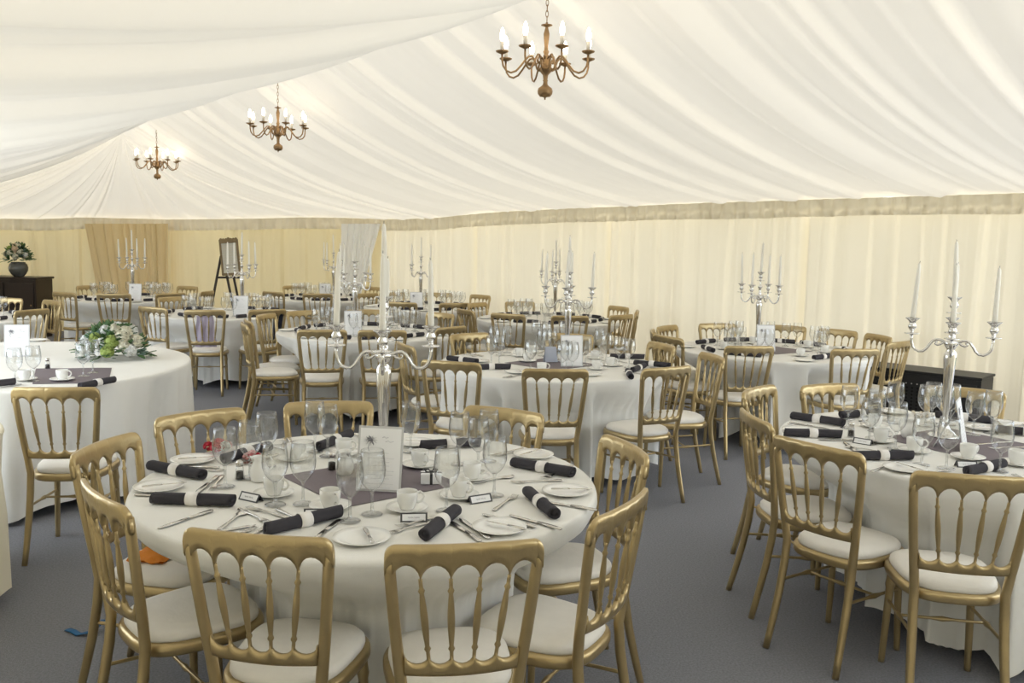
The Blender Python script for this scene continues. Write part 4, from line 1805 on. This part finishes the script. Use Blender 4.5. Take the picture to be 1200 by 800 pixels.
def make_chandelier():
    t = empty('chandelier')
    b = M['brass']
    # z = 0 is the underside of the finial
    MB().lathe([(0, 0), (.005, .001), (.006, .012), (.012, .018), (.036, .022), (.048, .038), (.051, .056), (.046, .074), (.024, .090), (.016, .100), (.014, .118), (.018, .124), (.014, .130), (.018, .160), (.034, .178), (.046, .192), (.046, .204),
                (.030, .214), (.024, .226), (.026, .262), (.018, .276), (.014, .296), (.020, .310), (.014, .322), (.012, .345), (.018, .395), (.020, .425), (.012, .455), (.009, .468), (.036, .478), (.038, .482), (.010, .487), (.006, .500), (0, .502)], 24).obj('body', b, t)
    for k in range(8):
        a = 2 * pi * k / 8 + .18
        up = .05 if k % 2 else 0
        prof = [(.030, .205), (.046, .190), (.062, .200), (.070, .225), (.080, .255), (.098, .275), (.120, .272), (.145, .245), (.175, .205), (.205, .172), (.240, .158), (.272, .168), (.294, .196), (.302, .232), (.303, .272)]
        MB().tube([(r * cos(a), r * sin(a), z) for r, z in prof], .0066, 8).obj('arm', b, t)
        x, y = .303 * cos(a), .303 * sin(a)
        MB().lathe([(.008, .270), (.040, .284), (.043, .290), (.041, .291), (.012, .287), (.012, .296), (0, .296)], 18, (x, y, 0)).obj('drip_pan', b, t)
        MB().lathe([(.0125, .288), (.0125, .352), (0, .353)], 14, (x, y, 0)).obj('candle_sleeve', M['sleeve'], t)
        MB().lathe([(.009, .350), (.013, .362), (.0165, .382), (.0155, .402), (.010, .424), (.004, .438), (0, .441)], 14, (x, y, 0)).obj('bulb', M['bulb'], t)
        # upper scroll
        MB().tube([(r * cos(a + .2), r * sin(a + .2), z) for r, z in [(.024, .262), (.040, .280), (.054, .276), (.060, .255), (.054, .236), (.046, .244)]], .0045, 6).obj('scroll', b, t)
    return t


def chain_mb(L):
    mb = MB()
    n = max(3, int(L / .034))
    for k in range(n):
        z0 = L * k / n - .004
        h = L / n + .010
        pts = []
        for q in range(13):
            a = 2 * pi * q / 12
            w = .0085 * cos(a)
            z = z0 + h / 2 + h / 2 * sin(a)
            pts.append((w, 0, z) if k % 2 else (0, w, z))
        mb.tube(pts, .0024, 5, caps=False, up=(0, 1, 0) if k % 2 else (1, 0, 0))
    return mb


CHD = make_chandelier()
for i, (px, py, y, s, w) in enumerate(((638.5, 117, 6.0, 0., 'largest brass chandelier, hanging high above the centre table'), (326, 178.5, 9.84, 4.8, 'middle one of three brass chandeliers along the ridge'),
                                        (184.5, 211, 13.2, 9.1, 'smallest brass chandelier, farthest along the ridge'))):
    p = deep(px, py, y)
    o = take(CHD, p, .35 * i + (.0 if i else .12))
    w = 'smallest brass chandelier, at the far end of the ridge' if i == 2 else w
    zr = 3.57 - (0, .05, .26)[i]
    chain_mb(zr - p.z - .498).obj('chain', M['brass'], o).location = (0, 0, .498)
    tag(o, w, 'chandelier', 'brass chandeliers')

# ------------------------------------------------------------------ heater, sideboard, vase, easel
hh = .55 - .022
a, b = at(1004, 427, .55), at(1150, 443, .55)
L = (b - a).length
t = empty('tent_heater', (a.x, a.y, 0), atan2(b.y - a.y, b.x - a.x))
MB().box((0, 0, .06), (L, .42, hh), .008).obj('casing', M['black_metal'], t)
mb = MB()
mb.box((-.01, -.01, hh - .001), (L + .01, .43, hh + .022), .004)
mb.obj('top_lid', M['black_metal'], t)
mb = MB()
for r in range(10):
    for c in range(22):
        x, z = .05 + c * (L - .1) / 21, .10 + r * ((hh - .24) / 9)
        mb.add([(x + .011 * cos(q * pi / 3), -.0015, z + .011 * sin(q * pi / 3)) for q in range(6)] + [(x + .011 * cos(q * pi / 3), .001, z + .011 * sin(q * pi / 3)) for q in range(6)],
               [tuple(range(6)), tuple(reversed(range(6, 12)))] + [(q, 6 + q, 6 + (q + 1) % 6, (q + 1) % 6) for q in range(6)], False)
mb.obj('vent_grille', M['black_hole'], t)
mb = MB()
for c in range(12):
    x = L * .2 + c * L * .045
    mb.lathe([(0, 0), (.006, .0005), (.006, .002), (0, .003)], 8, (0, 0, 0))
    k = len(mb.v)
    for q in range(k - 32, k):
        vx, vy, vz = mb.v[q]
        mb.v[q] = (x + vx, -.0005 - vz, hh - .10 + vy)
mb.obj('rivet_trim', M['dot'], t)
mb = MB()
mb.box((L - .26, -.006, hh - .30), (L - .03, .002, hh - .05), .003)
mb.obj('control_panel', M['black_metal'], t)
for x in (.06, L - .06):
    for y in (.06, .36):
        MB().lathe([(.025, 0), (.025, .055), (.02, .062), (0, .062)], 12, (x, y, 0)).obj('foot', M['black_metal'], t)
tag(t, 'low black metal heater with rows of vent holes against the side wall', 'heater')

a = deep(47, 325, 13.6)
sb = empty('sideboard', (a.x - 1.45, a.y - .08, 0))
W, D, Hs = 1.45, .5, a.z
MB().box((0, 0, .08), (W - .03, D, Hs - .035), .006).obj('carcass', M['mahogany'], sb)
MB().box((-.02, -.03, Hs - .035), (W, D + .01, Hs), .008).obj('worktop', M['mahogany'], sb)
MB().box((.02, .02, 0), (W - .05, D - .02, .082), .004).obj('plinth', M['mahogany'], sb)
for k in range(3):
    x0 = .04 + k * .46
    dmb = MB()
    dmb.box((x0, -.018, .13), (x0 + .43, .004, Hs - .09), .005)
    dr = dmb.obj('door', M['mahogany'], sb)
    MB().lathe([(0, 0), (.012, .004), (.014, .012), (.008, .018), (0, .02)], 12).obj('knob', M['brass'], dr)
    kn = C.objects[-1]
    kn.location = (x0 + .39, -.018, Hs * .55)
    kn.rotation_euler = (pi / 2, 0, 0)
tag(sb, 'dark mahogany sideboard against the end wall, carrying a vase of flowers', 'sideboard')
vp = deep(22, 325, 13.75)
va = empty('flower_vase', (vp.x, vp.y, Hs + .0005))
MB().lathe([(0, 0), (.07, 0), (.075, .008), (.10, .03), (.135, .09), (.14, .14), (.125, .19), (.10, .215), (.105, .225), (.098, .225), (.09, .21), (.11, .18), (.12, .13), (.1, .05), (0, .02)], 28).obj('bowl', M['vase'], va)
arrangement(va, .19, .17, .25, [(250, 30, .05, 'cream_bloom'), (280, 45, .055, 'peach_bloom'), (310, 35, .05, 'cream_bloom'), (265, 70, .05, 'peach_bloom'), (220, 50, .05, 'lime'), (300, 75, .05, 'cream_bloom'), (285, 12, .05, 'cream_bloom'), (200, 25, .045, 'cream_bloom'), (335, 20, .045, 'white_bloom'), (90, 60, .05, 'cream_bloom')], 150, 7, .23, 1.1)
tag(va, 'round glazed vase of cream and peach flowers on the dark sideboard', 'vase')

# easel with a framed seating plan
ey = 13.1
foot_l, foot_r, foot_b = deep(249, 358, ey), deep(276, 366, ey - .25), deep(285, 352, ey + .25)
base = at(268, 395, 0)
ec = deep(266, 340, ey)
es = empty('display_easel', (ec.x, ec.y, 0))


def loc(px, py, yy):
    q = deep(px, py, yy)
    return Vector((q.x - ec.x, q.y - ec.y, q.z))


def leg(top, mid):
    dvec = (mid - top)
    k = top.z / (top.z - mid.z)
    return [top, top + dvec * k]


for tp, md in ((loc(259, 300, ey), loc(250, 347, ey - .12)), (loc(261, 300, ey - .02), loc(271, 348, ey - .16)), (loc(268, 295, ey + .12), loc(278, 345, ey + .35))):
    MB().tube(leg(tp, md), .019, 8).obj('leg', M['easel'], es)
MB().tube([loc(255, 325, ey - .10), loc(283, 325, ey - .10)], .016, 8).obj('ledge', M['easel'], es)
tag(es, 'dark wooden easel holding a framed plan before the tan end wall', 'easel')
# framed plan: corners from the photo, leaning back
c0, c1, c2, c3 = deep(262, 323, ey - .16), deep(281, 322, ey - .16), deep(277.5, 281, ey - .02), deep(257.5, 281, ey - .02)
fr = empty('framed_plan', ((c0 + c1) / 2))
o0 = (c0 + c1) / 2
ux = (c1 - c0).normalized()
uz = ((c2 + c3) / 2 - o0)
Hf = uz.length
uz.normalize()
uy = uz.cross(ux).normalized()
Wf = (c1 - c0).length / 2 + .02
mtx = Matrix((ux, uy, uz)).transposed().to_4x4()
sh = Matrix.Identity(4)
full = mtx
MB().box((-Wf + .02, -.004, .02), (Wf - .02, .010, Hf - .02), 0, full).obj('plan_sheet', M['plan'], fr)
mb = MB()
for x0, x1, z0, z1 in ((-Wf, Wf, 0, .035), (-Wf, -Wf + .03, 0, Hf), (Wf - .03, Wf, 0, Hf), (-Wf, Wf, Hf - .05, Hf + .01)):
    mb.box((x0, -.016, z0), (x1, .016, z1), .006, full)
for k in range(7):
    x = lerp(-Wf * .8, Wf * .8, k / 6)
    r = .022 if k in (0, 6) else .03 if k == 3 else .018
    n0 = len(mb.v)
    mb.lathe([(0, -r), (r * .7, -r * .7), (r, 0), (r * .7, r * .7), (0, r)], 10)
    for q in range(n0, len(mb.v)):
        v = Vector(mb.v[q])
        mb.v[q] = tuple(full @ Vector((x + v.x, v.y * .7, Hf + .012 + v.z)))
mb.obj('gilt_frame', M['frame_gilt'], fr)
mb = MB()
rnd = random.Random(3)
for c in range(3):
    for r in range(11):
        x = lerp(-Wf * .62, Wf * .62, c / 2)
        z = Hf * .88 - r * Hf * .072
        w = rnd.uniform(.035, .055)
        mb.tube([full @ Vector((x - w, -.0052, z)), full @ Vector((x + w, -.0052, z))], .004, 4, flat=.4)
mb.obj('lettering', M['pale_ink'], fr)
tag(fr, 'gilt-framed seating plan tilted on the dark easel', 'framed sign')

# ------------------------------------------------------------------ light
w = bpy.data.worlds.new('sky')
SC.world = w
w.use_nodes = True
bg = w.node_tree.nodes['Background']
bg.inputs['Color'].default_value = (.84, .92, 1.0, 1)
bg.inputs['Strength'].default_value = 2.5

sun = bpy.data.lights.new('sun', 'SUN')
sun.energy = 3.2
sun.angle = math.radians(3)
sun.color = (1, .95, .86)
so = bpy.data.objects.new('sun', sun)
C.objects.link(so)
so.rotation_euler = Vector((.25, .76, .52)).to_track_quat('Z', 'Y').to_euler()

# ------------------------------------------------------------------ camera
cam = bpy.data.cameras.new('camera')
cam.sensor_width = 36
cam.lens = FPX / 1200 * 36
cam.clip_start = .05
co = bpy.data.objects.new('camera', cam)
C.objects.link(co)
co.location = (0, 0, EYE)
co.rotation_euler = (Matrix.Rotation(pi / 2 - PITCH, 3, 'X') @ Matrix.Rotation(ROLL, 3, 'Z')).to_euler()
SC.camera = co

SC.view_settings.view_transform = 'Standard'
SC.view_settings.look = 'None'
SC.view_settings.gamma = 1
SC.view_settings.use_curve_mapping = False
SC.view_settings.exposure = .80
SC.cycles.max_bounces = 10
SC.cycles.diffuse_bounces = 5
SC.cycles.glossy_bounces = 4
SC.cycles.transmission_bounces = 6
SC.cycles.transparent_max_bounces = 24
SC.cycles.caustics_reflective = False
SC.cycles.caustics_refractive = False
SC.cycles.use_denoising = True
